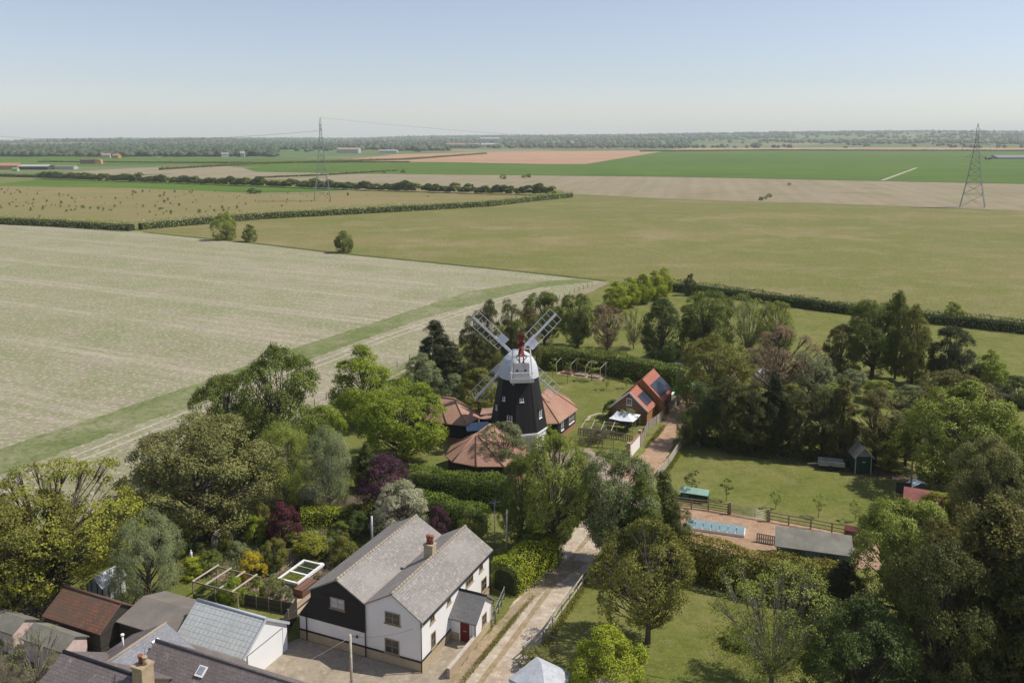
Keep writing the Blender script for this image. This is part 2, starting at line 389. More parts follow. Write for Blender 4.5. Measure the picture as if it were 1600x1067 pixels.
M = {}
M['bark'] = plain('bark', (.13, .105, .08), .95, 0, .35, 3); M['pale_bark'] = plain('pale_bark', (.27, .24, .19), .9, 0, .35, 3)
M['hedge_core'] = plain('hedge_core', (.035, .045, .012), 1, 0, .4, 3)  # dark green: the shade inside the hedges is put into the colour
LM = {  # darker leaf tone, lighter leaf tone
 'olive': ((.085, .085, .018), (.215, .215, .04)), 'brown_olive': ((.09, .092, .028), (.225, .22, .07)),
 'mid': ((.065, .085, .016), (.175, .205, .038)), 'bright': ((.10, .135, .012), (.27, .32, .03)),
 'yellow_green': ((.125, .135, .014), (.31, .31, .04)), 'soft': ((.11, .135, .022), (.285, .315, .06)),
 'silver': ((.10, .12, .05), (.255, .28, .13)), 'dark': ((.022, .028, .010), (.07, .08, .024)),
 'cypress': ((.034, .038, .012), (.13, .135, .03)), 'bronze': ((.07, .068, .018), (.18, .16, .04)),
 'deep': ((.035, .05, .013), (.11, .145, .032)), 'purple': ((.035, .015, .022), (.12, .05, .07)),
 'maroon': ((.045, .014, .018), (.13, .035, .045)), 'pinkish': ((.15, .105, .06), (.33, .235, .14)),
 'gold': ((.22, .18, .012), (.46, .36, .025)), 'lime': ((.135, .165, .012), (.33, .36, .03)),
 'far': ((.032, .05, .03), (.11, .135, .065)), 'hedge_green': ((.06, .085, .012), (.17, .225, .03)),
 'yew': ((.04, .055, .012), (.13, .15, .028)), 'golden_hedge': ((.085, .08, .012), (.24, .20, .028)),
 'hawthorn': ((.09, .11, .03), (.22, .26, .06)),
}
for k, (a, b) in LM.items(): M[k] = leafm('leaves_' + k, a, b)
M['white_blossom'] = leafm('leaves_white_blossom', (.10, .13, .03), (.22, .25, .07), .25, (.52, .50, .34, .36))
M['may_blossom'] = leafm('leaves_may_blossom', (.12, .155, .025), (.26, .30, .05), .3, (.55, .54, .42, .70))
M['pink_blossom'] = leafm('leaves_pink_blossom', (.09, .12, .05), (.2, .24, .1), .25, (.60, .42, .40, .62))
M['red_flower'] = leafm('leaves_red_flower', (.10, .14, .04), (.2, .25, .07), .25, (.42, .10, .04, .72))
M['rowan'] = leafm('leaves_rowan', (.075, .10, .03), (.20, .23, .07), .25, (.36, .34, .25, .68))

# ---------------------------------------------------------------- terrain to the horizon
def lerp_tab(x, tab):
    for (a, b), (c, d) in zip(tab, tab[1:]):
        if x <= c: return b + (d - b) * max(0, (x - a)) / (c - a)
    return tab[-1][1]
SKY = [(-400, 220), (0, 218.5), (100, 216), (300, 215), (560, 215.5), (640, 212.5), (800, 210.5), (1000, 209), (1100, 207.5), (1300, 205), (1450, 204), (1700, 205), (2200, 209)]
def smooth(t): t = max(0, min(1, t)); return t * t * (3 - 2 * t)
def terr(x, y):
    D = math.hypot(x, y)
    if D < 3300 or y < 200: return 0.0
    px = 800 + 1355.5 * x / y; px = max(-900, min(2500, px))
    top = 42 + 9000 * (212 - lerp_tab(px, SKY)) / 1355.5 - 20
    f = smooth((D - 3300) / 5200) * .92 + .08 * smooth((D - 8300) / 900)
    roll = 7 * math.sin(x * .0011 + y * .0007 + 1) * math.sin(y * .0013 - x * .0004) * smooth((D - 3300) / 1500)
    return top * f + roll * (1 - .7 * smooth((D - 7000) / 2000)) - 60 * smooth((D - 9600) / 3400)
mb = MB(); rs = [0, 8, 30, 80, 200, 500, 1000, 1700, 2500, 3200] + [3300 + 260 * i for i in range(38)]; na = 180
for r in rs[1:]:
    for k in range(na):
        a = 2 * math.pi * k / na; x, y = r * math.sin(a), r * math.cos(a); mb.v.append((x, y, terr(x, y)))
mb.v.append((0, 0, 0)); c0 = len(mb.v) - 1
for k in range(na): mb.f.append((c0, (k + 1) % na, k)); mb.sm.append(True)
for i in range(len(rs) - 2):
    for k in range(na):
        k2 = (k + 1) % na; mb.f.append((i * na + k, i * na + k2, (i + 1) * na + k2, (i + 1) * na + k)); mb.sm.append(True)
m = NT('grassland'); v = m.coord(); vo = m.n('ShaderNodeTexVoronoi'); vo.inputs['Scale'].default_value = .0022; m.l(v, vo.inputs[0])
cr = m.n('ShaderNodeValToRGB'); e = cr.color_ramp; e.interpolation = 'CONSTANT'
cl = [(0, (.12, .17, .06)), (.3, (.20, .19, .09)), (.45, (.10, .17, .05)), (.62, (.26, .22, .13)), (.75, (.13, .16, .06)), (.9, (.16, .2, .08))]
for i, (p, c) in enumerate(cl):
    el = e.elements[i] if i < 2 else e.elements.new(p); el.position = p; el.color = (*c, 1)
sp = m.n('ShaderNodeSeparateColor'); m.l(vo.outputs['Color'], sp.inputs[0]); m.l(sp.outputs[0], cr.inputs[0])
far = m.mix(m.mul(m.noise(v, .004, 6, .7, .4, .7), .6), cr.outputs[0], (.09, .12, .05))
near = m.mix(m.noise(v, .12, 6, .65, .42, .6), (.165, .185, .038), (.235, .22, .072))
near = m.mix(m.mul(m.noise(v, .7, 6, .7, .5, .7), .6), near, (.10, .125, .03))
near = m.mix(m.mul(m.noise(v, .3, 4, .7, .5, .62), .5), near, (.10, .12, .026))
near = m.mix(m.mul(m.noise(v, .4, 4, .7, .52, .66), .55), near, (.27, .25, .10))
near = m.mix(m.mul(m.noise(v, 1.6, 3, .7, .5, .62), .5), near, (.105, .125, .028))
near = m.mix(m.mul(m.noise(v, 2.3, 3, .7, .52, .64), .5), near, (.26, .25, .09))
near = m.mix(m.mul(m.noise(v, 7, 5, .8, .45, .62), .45), near, (.085, .10, .025))
ln = m.n('ShaderNodeVectorMath', operation='LENGTH'); m.l(v, ln.inputs[0]); mr = m.n('ShaderNodeMapRange'); mr.inputs[1].default_value = 900; mr.inputs[2].default_value = 1100
m.l(ln.outputs['Value'], mr.inputs[0]); m.bump(m.noise(v, 5, 5, .7), .6, .06)
M['grass'] = m.done(m.mix(mr.outputs[0], near, far), .95, 0, .1)
o = mb.build('ground', M['grass']); tag(o, 'green grassland carrying the village, the fields and the far hills', 'ground', kind='structure')

def sheet(name, pts, mat, z, label, px=True, jag=0):
    P = [G(*p) if px else Vector((p[0], p[1], 0)) for p in pts]
    if jag:
        Q = []; rn = random.Random(len(pts))
        for a, b in zip(P, P[1:] + P[:1]):
            n = min(60, max(1, int((b - a).length / (jag * 3)))); d = (b - a).normalized(); nn = Vector((-d.y, d.x, 0))
            Q += [a.lerp(b, k / n) + nn * (rn.uniform(-jag, jag) * (k > 0)) for k in range(n)]
        P = Q
    mb = MB(); mb.poly([(p.x, p.y, z) for p in P]); o = mb.build(name, mat)
    if o.data.polygons[0].normal.z < 0: o.data.flip_normals()
    return tag(o, label, 'ground', kind='structure')
def ribbon(name, pts, wd, mat, z, label, px=True):
    P = [G(*p) if px else Vector((p[0], p[1], 0)) for p in pts]
    mb = MB(); rr = []; rn = random.Random(3)
    Q = []
    for a, b in zip(P, P[1:]):
        n = max(1, int((b - a).length / max(wd * 2, 2)))
        Q += [a.lerp(b, i / n) for i in range(n)]
    Q.append(P[-1])
    for i, p in enumerate(Q):
        d = (Q[min(i + 1, len(Q) - 1)] - Q[max(i - 1, 0)]).normalized(); n = Vector((-d.y, d.x, 0)); k = wd / 2
        rr.append((p - n * k * rn.uniform(.8, 1.2), p + n * k * rn.uniform(.8, 1.2)))
    for (a, b), (c, d) in zip(rr, rr[1:]): mb.poly([(a.x, a.y, z), (c.x, c.y, z), (d.x, d.y, z), (b.x, b.y, z)])
    o = mb.build(name, mat)
    if o.data.polygons[0].normal.z < 0: o.data.flip_normals()
    return tag(o, label, 'ground', kind='structure')
pale = ground('chalk_field', ((.42, .355, .27), (.30, .29, .17), (.24, .265, .125)), (.012, .03, 1.2), (-63, .10, (.17, .215, .07)), .78, 4.5, (-63, 24, (.52, .45, .36), .5), .35, (-63, 3.6, (.20, .235, .09), .8), .8)
mead = ground('rough_meadow', ((.25, .207, .088), (.155, .18, .042), (.32, .258, .14)), (.013, .04, .5), (80, .03, (.115, .155, .03)), .7, 2.2, None, .4, None, .75)
tan = ground('striped_field', ((.28, .23, .14), (.31, .255, .165), (.21, .20, .10)), (.006, .02, .3), (12, .07, (.37, .31, .225)), .6, 1, None, .3, (12, 14, (.20, .185, .11), .4), .5)
green = ground('green_crop', ((.085, .15, .018), (.105, .172, .022), (.13, .18, .028)), (.004, .015, .2), (84, .02, (.052, .10, .022)), .5, .6, None, .15, None, .25)
red = ground('ploughed_field', ((.38, .225, .14), (.42, .26, .165), (.34, .22, .135)), (.004, .02, .2), (84, .03, (.50, .30, .195)), .5, .5, None, .12, None, .3)
scrub = ground('scrub_meadow', ((.27, .215, .10), (.22, .195, .07), (.29, .215, .12)), (.006, .03, .3), (80, .04, (.15, .17, .045)), .55, 1, None, .3, None, .6)
sheet('field', [(-500, 322), (0, 348), (210, 361), (420, 382), (520, 394), (640, 406), (800, 422), (945, 438), (930, 454), (860, 480), (760, 516), (660, 566), (560, 620), (470, 665), (330, 735), (215, 765), (60, 850), (-100, 930), (-900, 1060)], pale, .02, 'pale chalky arable field with thin green crop rows beside the village')
sheet('field', [(224, 363), (420, 382), (520, 394), (640, 406), (800, 422), (945, 438), (1045, 448), (1200, 470), (1400, 492), (1600, 515), (2200, 590), (2400, 352), (1600, 330), (1330, 320), (1060, 312), (880, 303), (860, 310), (800, 316), (600, 331), (400, 344), (225, 357)], mead, .03, 'wide olive brown meadow stretching across the middle distance')
sheet('field', [(400, 275), (560, 272), (800, 274), (1060, 277), (1600, 288), (2400, 302), (2400, 352), (1600, 330), (1330, 320), (1060, 312), (880, 303), (880, 298), (660, 290), (450, 282)], tan, .12, 'tan stubble field with faint stripes in front of the green crop')
sheet('field', [(380, 263), (530, 252), (700, 254), (850, 257), (915, 257), (1045, 235.5), (1600, 237), (2400, 239), (2400, 302), (1600, 288), (1060, 277), (800, 274), (560, 272), (400, 269)], green, .3, 'long bright green crop field below the red ploughed field')
sheet('field', [(520, 252), (620, 241.5), (800, 237), (1045, 235.5), (915, 257), (850, 257), (700, 254)], red, .35, 'reddish brown ploughed field near the horizon')
sheet('field', [(1040, 234.6), (1080, 231.6), (1600, 231), (2300, 231.5), (2300, 236.2), (1600, 236)], red, .3, 'thin red strip of ploughed land beyond the green crop')
sheet('field', [(-500, 276), (0, 287.5), (60, 281), (250, 284), (560, 296), (500, 301), (400, 302), (200, 294), (0, 291), (-500, 286)], green, .1, 'narrow dark green crop strip in front of the line of hedgerow trees')
sheet('field', [(-500, 286), (0, 290), (200, 293.5), (400, 302), (500, 301), (590, 293), (870, 302), (800, 313), (600, 327), (400, 340), (225, 353), (210, 353), (0, 339), (-500, 315)], scrub, .05, 'yellowish scrub meadow dotted with small dark bushes')
sheet('field', [(-500, 243), (0, 243), (370, 249), (640, 250), (560, 253), (380, 262), (300, 256), (0, 262), (-500, 262)], green, .25, 'far green field in front of the left hand wood')
sheet('field', [(100, 269), (290, 259), (490, 262), (400, 268), (150, 275)], tan, .2, 'far tan field strip at the left')
sheet('field', [(190, 277), (300, 270), (390, 268), (540, 272), (440, 281), (300, 280)], tan, .22, 'far buff field behind the line of hedgerow trees')
strip = ground('headland', ((.175, .205, .075), (.26, .255, .135), (.36, .315, .215)), (.05, .12, .9), (33, .3, (.12, .17, .04)), .5, 3, speck=.7)
sheet('headland_grass', [(-120, 745), (0, 702), (150, 652), (300, 602), (461, 544), (659, 480), (730, 457), (800, 444), (900, 436.5), (930, 440), (850, 449), (790, 462), (660, 498), (488, 560), (300, 634), (150, 686), (0, 742), (-150, 800)], strip, .035, 'green headland strip along the edge of the chalky field', jag=.35)
M['chalk'] = ground('chalk_track', ((.50, .44, .33), (.44, .385, .29)), (.3, 1, 3), fine=14, fk=.25)
for i, dx in enumerate((0, 1.9)):
    pp = [G(*q) for q in ((-160, 832), (45, 740), (300, 640.6), (486, 568.7), (600, 526), (720, 486), (800, 461), (850, 449))]
    ribbon('track', [(p.x + dx * .85, p.y - dx * .9) for p in pp], .55, M['chalk'], .045, 'pale %s wheel rut of the farm track across the chalky field' % ('far', 'near')[i], px=False)
ribbon('grass_line', [(505, 640), (560, 612), (600, 590), (640, 568), (700, 540)], 1.6, strip, .045, 'green grassy line along the foot of the chalky field')
ribbon('path', [(400, 303), (440, 302.6), (500, 301), (560, 297.5), (592, 292)], 3.5, M['chalk'], .3, 'pale dirt path in front of the left pylon')
ribbon('path', [(1378, 283), (1400, 275), (1432, 263)], 3.2, M['chalk'], .5, 'straight pale track crossing the green crop diagonally')
ribbon('path', [(945, 441), (925, 452), (880, 470), (830, 492)], 3.0, ground('dry_path', ((.33, .27, .18), (.28, .24, .15)), (.1, .5, 2)), .05, 'dusty path outside the field fence beyond the trees')
ribbon('grass_line', [(1130, 366), (1230, 372), (1400, 378), (1600, 387)], 1.8, ground('grass_line', ((.16, .2, .05), (.2, .22, .07)), (.1, .5, 2)), .05, 'thin bright green line across the meadow')
M['faint'] = ground('faint_track', ((.20, .20, .065), (.24, .215, .09)), (.1, .5, 2))
ribbon('path', [(930, 368), (975, 379), (1015, 391), (1060, 404), (1120, 412)], 2.2, M['faint'], .05, 'faint curving track worn in the olive brown meadow')
ribbon('path', [(640, 352), (760, 347), (860, 338), (960, 332), (1080, 331)], 2.6, M['faint'], .05, 'faint green track below the long blossoming hedge')
ribbon('ditch', [(225, 363), (420, 383), (520, 395), (640, 407), (800, 423), (945, 439)], 2.2, ground('ditch_grass', ((.075, .105, .02), (.11, .12, .035)), (.1, .5, 2)), .06, 'dark green ditch between the chalky field and the meadow')
# lane, drive, yard
gravel = ground('gravel', ((.46, .30, .19), (.42, .28, .18), (.50, .36, .25)), (.1, .6, 4), fine=20, fk=.22)
chalky = ground('lane_surface', ((.62, .53, .42), (.56, .47, .36), (.46, .34, .23)), (.12, .5, 4), fine=18, fk=.25)
LL = [(-7.5, 56), (-5, 61.5), (-2.2, 67.2), (1.2, 75.4), (3.9, 81.6), (7.3, 88.8), (11.2, 98), (15.3, 107), (17.8, 110.5), (21.4, 120), (24.3, 127.6), (31.2, 138.9), (40, 152)]
LR = [(-1.8, 57), (.8, 63.0), (4.0, 71.3), (7.7, 79.6), (11.2, 88), (14.8, 96.5), (18.6, 104.5), (21, 110), (23.9, 119), (27, 127.5), (33.6, 138), (42, 150)]
sheet('lane', LL[:7] + LR[:6][::-1], chalky, .02, 'pale chalk lane with wheel ruts running past the white house', px=False, jag=.16)
sheet('lane', LL[6:] + LR[5:][::-1], gravel, .02, 'orange gravel lane running on past the windmill garden', px=False, jag=.16)
mid = [((a[0] + b[0]) / 2, (a[1] + b[1]) / 2) for a, b in zip(LL[:6], [(-1.8, 57), (.8, 63.0), (4.0, 71.3), (7.7, 79.6), (9.4, 84), (11.2, 88)])]
ribbon('grass_line', mid, .5, ground('lane_middle', ((.45, .34, .23), (.38, .28, .17), (.27, .23, .11)), (.5, 1.5, 5)), .026, 'worn grassy strip between the wheel ruts of the lane', px=False)
verge = ground('verge', ((.46, .35, .24), (.42, .32, .21), (.27, .23, .11)), (.25, .6, 4), fine=14)
AZ = R(23.6); UX = Vector((math.sin(AZ), math.cos(AZ), 0)); VX = Vector((-math.cos(AZ), math.sin(AZ), 0)); HB = G(658, 1049.8)
def HF(u_, v_, z=0): p = HB + UX * u_ + VX * v_; return (p.x, p.y, z)
HRZ = R(90) - AZ
sheet('verge', [HF(-3, -2.6), HF(0, -2.5), HF(5, -2.5), HF(9, -2.6), HF(14, -3), HF(22, -4.5), HF(22, -6.5), HF(14, -4.2), HF(9, -3.9), HF(5, -3.7), HF(-3, -4)], verge, .03, 'dry verge between the low garden wall and the lane', px=False, jag=.16)
sheet('driveway', [HF(-16, -3), HF(-1, -2.5), HF(5, -2.5), HF(5, .1), HF(-.1, .1), HF(-.1, 11.7), HF(-2, 12.6), HF(-2, 11.7), HF(-8, 11.7), HF(-16, 8)], ground('driveway', ((.43, .36, .27), (.40, .335, .25), (.46, .39, .30)), (.15, .8, 5), fine=22, fk=.15), .035, 'pale concrete driveway in front of the white house', px=False)
sheet('yard', [(18.3, 94.0), (22.2, 92.9), (24.4, 91.9), (28.1, 90.1), (32.2, 88.3), (38.5, 85), (36, 79), (24, 80), (17.0, 85.5)], gravel, .03, 'sandy gravel yard beside the blue cold frames', px=False, jag=.16)
sheet('yard', [(11, 88), (16.5, 94), (10.5, 112), (4.5, 110), (6, 99)], ground('forecourt', ((.36, .29, .22), (.40, .33, .25)), (.1, .6, 4), fine=20, fk=.2), .024, 'gravel forecourt between the windmill and the lane', px=False, jag=.16)
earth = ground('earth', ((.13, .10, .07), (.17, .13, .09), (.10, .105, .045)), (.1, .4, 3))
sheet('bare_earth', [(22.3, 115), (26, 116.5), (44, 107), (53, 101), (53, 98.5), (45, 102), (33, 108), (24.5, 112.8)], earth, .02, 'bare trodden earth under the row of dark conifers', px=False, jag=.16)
sheet('bare_earth', [HF(3.5, 13), HF(6, 36), HF(24, 38), HF(28, 14), HF(14, 6), HF(14, 11.5)], earth, .018, 'dark flower bed soil of the cottage garden', px=False, jag=.16)
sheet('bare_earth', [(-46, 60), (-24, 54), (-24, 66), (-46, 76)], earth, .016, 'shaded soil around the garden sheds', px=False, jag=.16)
bp = bricks('brick_path', (.36, .22, .17), (.42, .27, .21), (.30, .22, .17), .21, .07)
for a, b in (((5, 20), (5.2, 25.5)), ((5.2, 25.5), (12, 27)), ((12, 27), (20, 24)), ((12, 27), (14, 33)), ((6.5, 20.5), (14, 21.5))):
    ribbon('path', [HF(*a)[:2], HF(*b)[:2]], 1.1, bp, .03 + .002 * a[1] / 10, 'pinkish brick path in the cottage garden', px=False)
ribbon('stepping_stones', [tuple(G(*q))[:2] for q in ((917, 658), (922, 650), (935, 646), (948, 646))], .5, M['chalk'], .03, 'curved line of pale stepping stones on the lawn', px=False)

# ---------------------------------------------------------------- building materials
M['render'] = plain('white_render', (.80, .775, .755), .9, 0, .045, .5); M['render2'] = plain('garage_render', (.78, .78, .78), .9, 0, .03, .5)
M['stone'] = bricks('stone_plinth', (.46, .37, .24), (.52, .42, .28), (.36, .30, .21), .42, .12, .01)
M['slate'] = bricks('lichened_slate', (.245, .225, .205), (.31, .285, .26), (.12, .11, .10), .28, .22, .012, .8, (.50, .47, .41), 2.6, .14, .54, bias=-.1, big=(.34, .31, .28))
M['slate2'] = bricks('brownish_slate', (.25, .225, .205), (.30, .27, .245), (.13, .12, .11), .28, .22, .012, .8, (.40, .35, .28), .8, .12, .58)
M['dslate'] = bricks('dark_slate', (.16, .13, .122), (.21, .175, .165), (.07, .06, .06), .32, .24, .014, .75, (.34, .29, .24), .9, .1, .58)
M['bslate'] = bricks('blue_slate', (.20, .20, .22), (.25, .25, .265), (.15, .15, .16), .4, .26, .01, .6, (.30, .29, .30), .5, .2, .55)
M['pslate'] = bricks('porch_slate', (.17, .165, .16), (.20, .195, .19), (.09, .09, .09), .3, .2, .01, .7)
M['black_boards'] = boards('black_boards', (.022, .020, .020), .17); M['black_vboards'] = boards('black_tower_boards', (.020, .019, .021), .24, True)
M['black'] = plain('black_metal', (.02, .02, .022), .4, 0, .1); M['oak'] = plain('oak_frame', (.36, .27, .16), .7, 0, .15, 4)
M['glass'] = plain('dark_glass', (.03, .035, .045), .08, 0, .2, 2, .8); M['blind'] = plain('curtained_glass', (.33, .34, .36), .2, 0, .2, 3, .8)
M['ridge'] = bricks('ridge_tiles', (.32, .265, .195), (.37, .31, .235), (.2, .17, .13), .4, 2, .03)
M['white'] = plain('white_paint', (.80, .79, .77), .6, 0, .06, 2); M['red_door'] = plain('red_door', (.13, .01, .012), .4, 0, .1)
M['brickred'] = bricks('red_brick', (.36, .13, .07), (.42, .17, .10), (.35, .30, .25), .225, .075); M['terracotta'] = plain('terracotta', (.30, .09, .06), .8, 0, .2, 4)
M['yellowbrick'] = bricks('yellow_brick', (.44, .32, .19), (.52, .39, .24), (.36, .32, .26), .225, .075)
M['garage_tile'] = bricks('pale_green_tile', (.50, .52, .50), (.54, .56, .54), (.27, .29, .28), .42, .42, .03, .6, off=0)
M['ridge_grey'] = plain('grey_ridge', (.46, .49, .52), .6, 0, .08)
M['felt'] = plain('brown_roof_felt', (.20, .175, .15), .95, 0, .14, .6); M['felt2'] = plain('grey_roof_felt', (.21, .20, .165), .95, 0, .2, .8)
M['pantile'] = bricks('red_pantile', (.36, .15, .085), (.20, .085, .055), (.05, .03, .025), .22, .27, .03, .85, (.10, .085, .06), 1.3, .12, .45, off=0, big=(.14, .09, .065))
M['pinkwall'] = plain('pink_wall', (.62, .47, .43), .9, 0, .1); M['wood'] = boards('weathered_wood', (.30, .25, .19), .12, True)
M['darkwood'] = boards('dark_fence_wood', (.075, .065, .055), .14); M['greywood'] = boards('grey_fence_wood', (.40, .36, .30), .12, True)
M['post'] = plain('timber_post', (.30, .235, .165), .9, 0, .25, 4); M['palepost'] = plain('pale_timber', (.50, .44, .36), .9, 0, .2, 4)
M['tile'] = bricks('clay_roof_tile', (.42, .235, .155), (.51, .31, .215), (.20, .115, .075), .17, .11, .012, .85, (.34, .22, .16), 1.2, .2, .5, big=(.36, .19, .13))
M['redtile'] = bricks('new_red_tile', (.40, .15, .10), (.48, .19, .125), (.24, .07, .05), .3, .3, .03, .8, off=0)
M['solar'] = bricks('solar_panel', (.035, .04, .06), (.04, .045, .068), (.09, .10, .12), .25, .25, .012, .15, off=0)
M['orange_boards'] = boards('orange_boards', (.42, .205, .07), .15, True); M['shaded_boards'] = boards('shaded_gable_boards', (.26, .145, .07), .15)  # second boards: browner copy of the orange ones with the gable's shade painted in
M['canvas'] = plain('white_canvas', (.74, .76, .80), .85, 0, .05, 1); M['steel'] = plain('galvanised_steel', (.42, .43, .44), .45, .6, .1, 4)
M['cap'] = boards('white_cap_boards', (.66, .68, .71), .2, True, var=.08); M['sail'] = plain('sail_white_paint', (.80, .78, .80), .7, 0, .12, 3)
M['rust'] = plain('red_fan_paint', (.20, .04, .035), .8, 0, .35, 4); M['stagewhite'] = plain('weathered_white_stage', (.62, .60, .57), .8, 0, .12, 3, dirt=(.30, .17, .12))
M['cladgrey'] = plain('pond_render', (.30, .29, .275), .9, 0, .15); M['pondwater'] = plain('green_pond_water', (.035, .045, .012), .08, 0, .5, 3, .6)
M['pondweed'] = plain('yellow_pond_weed', (.12, .125, .015), .4, 0, .6, 4); M['brownbox'] = boards('brown_box_boards', (.20, .105, .075), .2)
M['deck'] = boards('tan_paving', (.50, .38, .26), .6); M['net'] = plain('grey_mesh', (.25, .25, .24), .8, 0, .2)
M['greenpaint'] = plain('green_paint', (.05, .17, .08), .6, 0, .2); M['palegreen'] = plain('pale_green_roof', (.30, .46, .36), .5, 0, .1)
M['brightgreen'] = plain('bright_green_wrap', (.05, .55, .10), .35, 0, .35, 2); M['bluepane'] = plain('pale_blue_panel', (.20, .30, .315), .5, 0, .12, 3, .6)
M['bluewall'] = boards('blue_stable_boards', (.14, .19, .27), .2, True); M['darkgreen'] = boards('dark_green_boards', (.022, .06, .032), .15, True)
M['redpaint'] = plain('red_vehicle_paint', (.12, .02, .02), .35, 0, .1); M['blue'] = plain('blue_plastic', (.02, .10, .30), .4, 0, .15); M['rubber'] = plain('rubber', (.02, .02, .02), .9)
M['oldcanvas'] = plain('weathered_white_sheet', (.50, .52, .55), .85, 0, .12, 1.5, dirt=(.33, .32, .31))
M['thatch'] = plain('grey_thatch', (.42, .38, .33), 1, 0, .3, 5); M['farwhite'] = plain('far_white_cladding', (.42, .42, .40), .6); M['farbrick'] = plain('orange_straw_bales', (.50, .26, .13), .9, 0, .12, .2)
M['palewall'] = bricks('tan_wall', (.44, .33, .22), (.5, .38, .26), (.34, .28, .21), .225, .075)

def T(o, loc): o.location = loc; return o
def window(par, o, h, n, w_, ht, nc=2, nr=2, fm='oak', gm='glass', sill=True, fw=.07, name='window'):
    """o: lower left corner on the wall, h: unit vector along the wall, n: outward unit normal"""
    o, h, n = Vector(o), Vector(h), Vector(n); z = Vector((0, 0, 1)); m = MB(); t = n * .07
    b = o - n * .02
    m.obox(b, h * w_, z * fw, t); m.obox(b + z * (ht - fw), h * w_, z * fw, t)
    m.obox(b + z * fw, h * fw, z * (ht - 2 * fw), t); m.obox(b + z * fw + h * (w_ - fw), h * fw, z * (ht - 2 * fw), t)
    for i in range(1, nc): m.obox(b + z * fw + h * (w_ * i / nc - fw * .3), h * fw * .6, z * (ht - 2 * fw), t * .8)
    for j in range(1, nr): m.obox(b + h * fw + z * (ht * j / nr - .018), h * (w_ - 2 * fw), z * .036, t * .7)
    w = m.build(name, M[fm], par)
    MB().obox(o - n * .01 + h * fw + z * fw, h * (w_ - 2 * fw), z * (ht - 2 * fw), n * .03).build('pane', M[gm], w)
    if sill: MB().obox(o - h * .08 - z * .06 - n * .02, h * (w_ + .16), z * .055, n * .14).build('sill', M[fm], w)
    return w
X, Y, Z = Vector((1, 0, 0)), Vector((0, 1, 0)), Vector((0, 0, 1))

# ================================================================ white house
e = thing('white_house', 'white rendered house with twin lichened slate roofs, a black boarded gable and a small porch', 'house', HB, HRZ)
L = 12.7
MB().prism([(0, 0, .8), (0, 5.04, .8), (0, 5.04, 4.62), (0, 2.5, 5.98), (0, 0, 4.42)], (L, 0, 0)).build('wall', M['render'], e)
MB().prism([(.002, 5.04, .8), (.002, 11.65, .8), (.002, 11.65, 2.2), (.002, 10.4, 3.8), (.002, 10.4, 4.66), (.002, 7.7, 6.05), (.002, 5.04, 4.62)], (6, 0, 0)).build('wall', M['render'], e)
MB().prism([(6.004, 5.04, 0), (6.004, 10.4, 0), (6.004, 10.4, 4.66), (6.004, 7.7, 6.05), (6.004, 5.04, 4.62)], (L - 6.1, 0, 0)).build('wall', M['render'], e)
MB().prism([(-.03, -.03, 0), (-.03, 11.68, 0), (6.02, 11.68, 0), (6.02, 5, 0), (L + .03, 5, 0), (L + .03, -.03, 0)], (0, 0, .8)).build('plinth', M['stone'], e)
MB().box(-.07, -.005, -.07, 11.7, .8, .93).box(-.005, L, -.07, -.005, .8, .93).build('plinth_trim', M['black'], e)
MB().prism([(-.06, 5.12, 2.1), (-.06, 11.72, 2.1), (-.06, 10.42, 3.86), (-.06, 10.42, 4.7), (-.06, 7.7, 6.08), (-.06, 5.12, 4.7)], (.055, 0, 0)).build('cladding', M['black_boards'], e, 'black horizontal boarding on the left gable')
def slope(y0, z0, y1, z1, x0, x1, mat, par=e, name='roof', t=.12):
    return MB().slab([(x0, y0, z0), (x1, y0, z0), (x1, y1, z1), (x0, y1, z1)], t).build(name, mat, par)
slope(-.3, 4.36, 2.5, 6.14, -.22, L + .2, M['slate']); slope(2.502, 6.14, 5.04, 4.76, -.22, L + .2, M['slate2'])
slope(5.042, 4.76, 7.7, 6.22, -.22, L + .2, M['slate']); slope(7.702, 6.22, 10.7, 4.66, -.22, L + .2, M['slate2'])
slope(10.44, 3.98, 12.3, 2.2, -.2, 6.1, M['slate2'])
for y_, z_ in ((2.5, 6.15), (7.7, 6.23)):
    m = MB()
    for i in range(30): m.tube([(-.22 + i * .4375, y_, z_ - .03), (-.22 + (i + 1) * .4375 - .02, y_, z_ - .02)], .13, 8)
    m.build('ridge_tiles', M['ridge'], e)
MB().tube([(-.2, -.38, 4.26), (L + .15, -.38, 4.26)], .07, 6).build('gutter', M['black'], e)
for (x, y, z1) in ((-.1, -.12, 4.25), (-.1, 5.08, 4.7), (-.1, 10.9, 2.5), (L + .05, -.12, 4.2), (7.9, -2.5, 2.1)):
    MB().cyl(x, y, .05, z1, .05, n=6).build('downpipe', M['black'], e)
for (y0, y1, z0, z1, gm) in ((7.03, 8.43, 3.57, 4.52, 'blind'), (1.82, 3.23, 3.47, 4.45, 'glass'), (1.95, 3.29, .93, 2.15, 'glass')):
    window(e, (-.06 if y0 > 5 else 0, y1, z0), -Y, -X, y1 - y0, z1 - z0, 2, 2, gm=gm)
for (x0, x1, z0, z1, nc) in ((1.56, 2.24, 3.22, 4.15, 2), (1.66, 2.38, .98, 2.3, 2), (4.44, 5.06, 3.3, 4.15, 2), (7.9, 9.3, 3.05, 4.15, 3), (10.6, 11.3, 3.2, 4.1, 2), (11.0, 12.05, .98, 2.2, 2)):
    window(e, (x0, 0, z0), X, -Y, x1 - x0, z1 - z0, nc, 2)
MB().box(5.0, 8.35, -2.4, .0, 0, .7).build('porch_plinth', M['stone'], e)
MB().prism([(5.03, 0, .7), (8.32, 0, .7), (8.32, 0, 2.15), (6.66, 0, 3.45), (5.03, 0, 2.15)], (0, -2.37, 0)).build('porch_wall', M['render'], e)
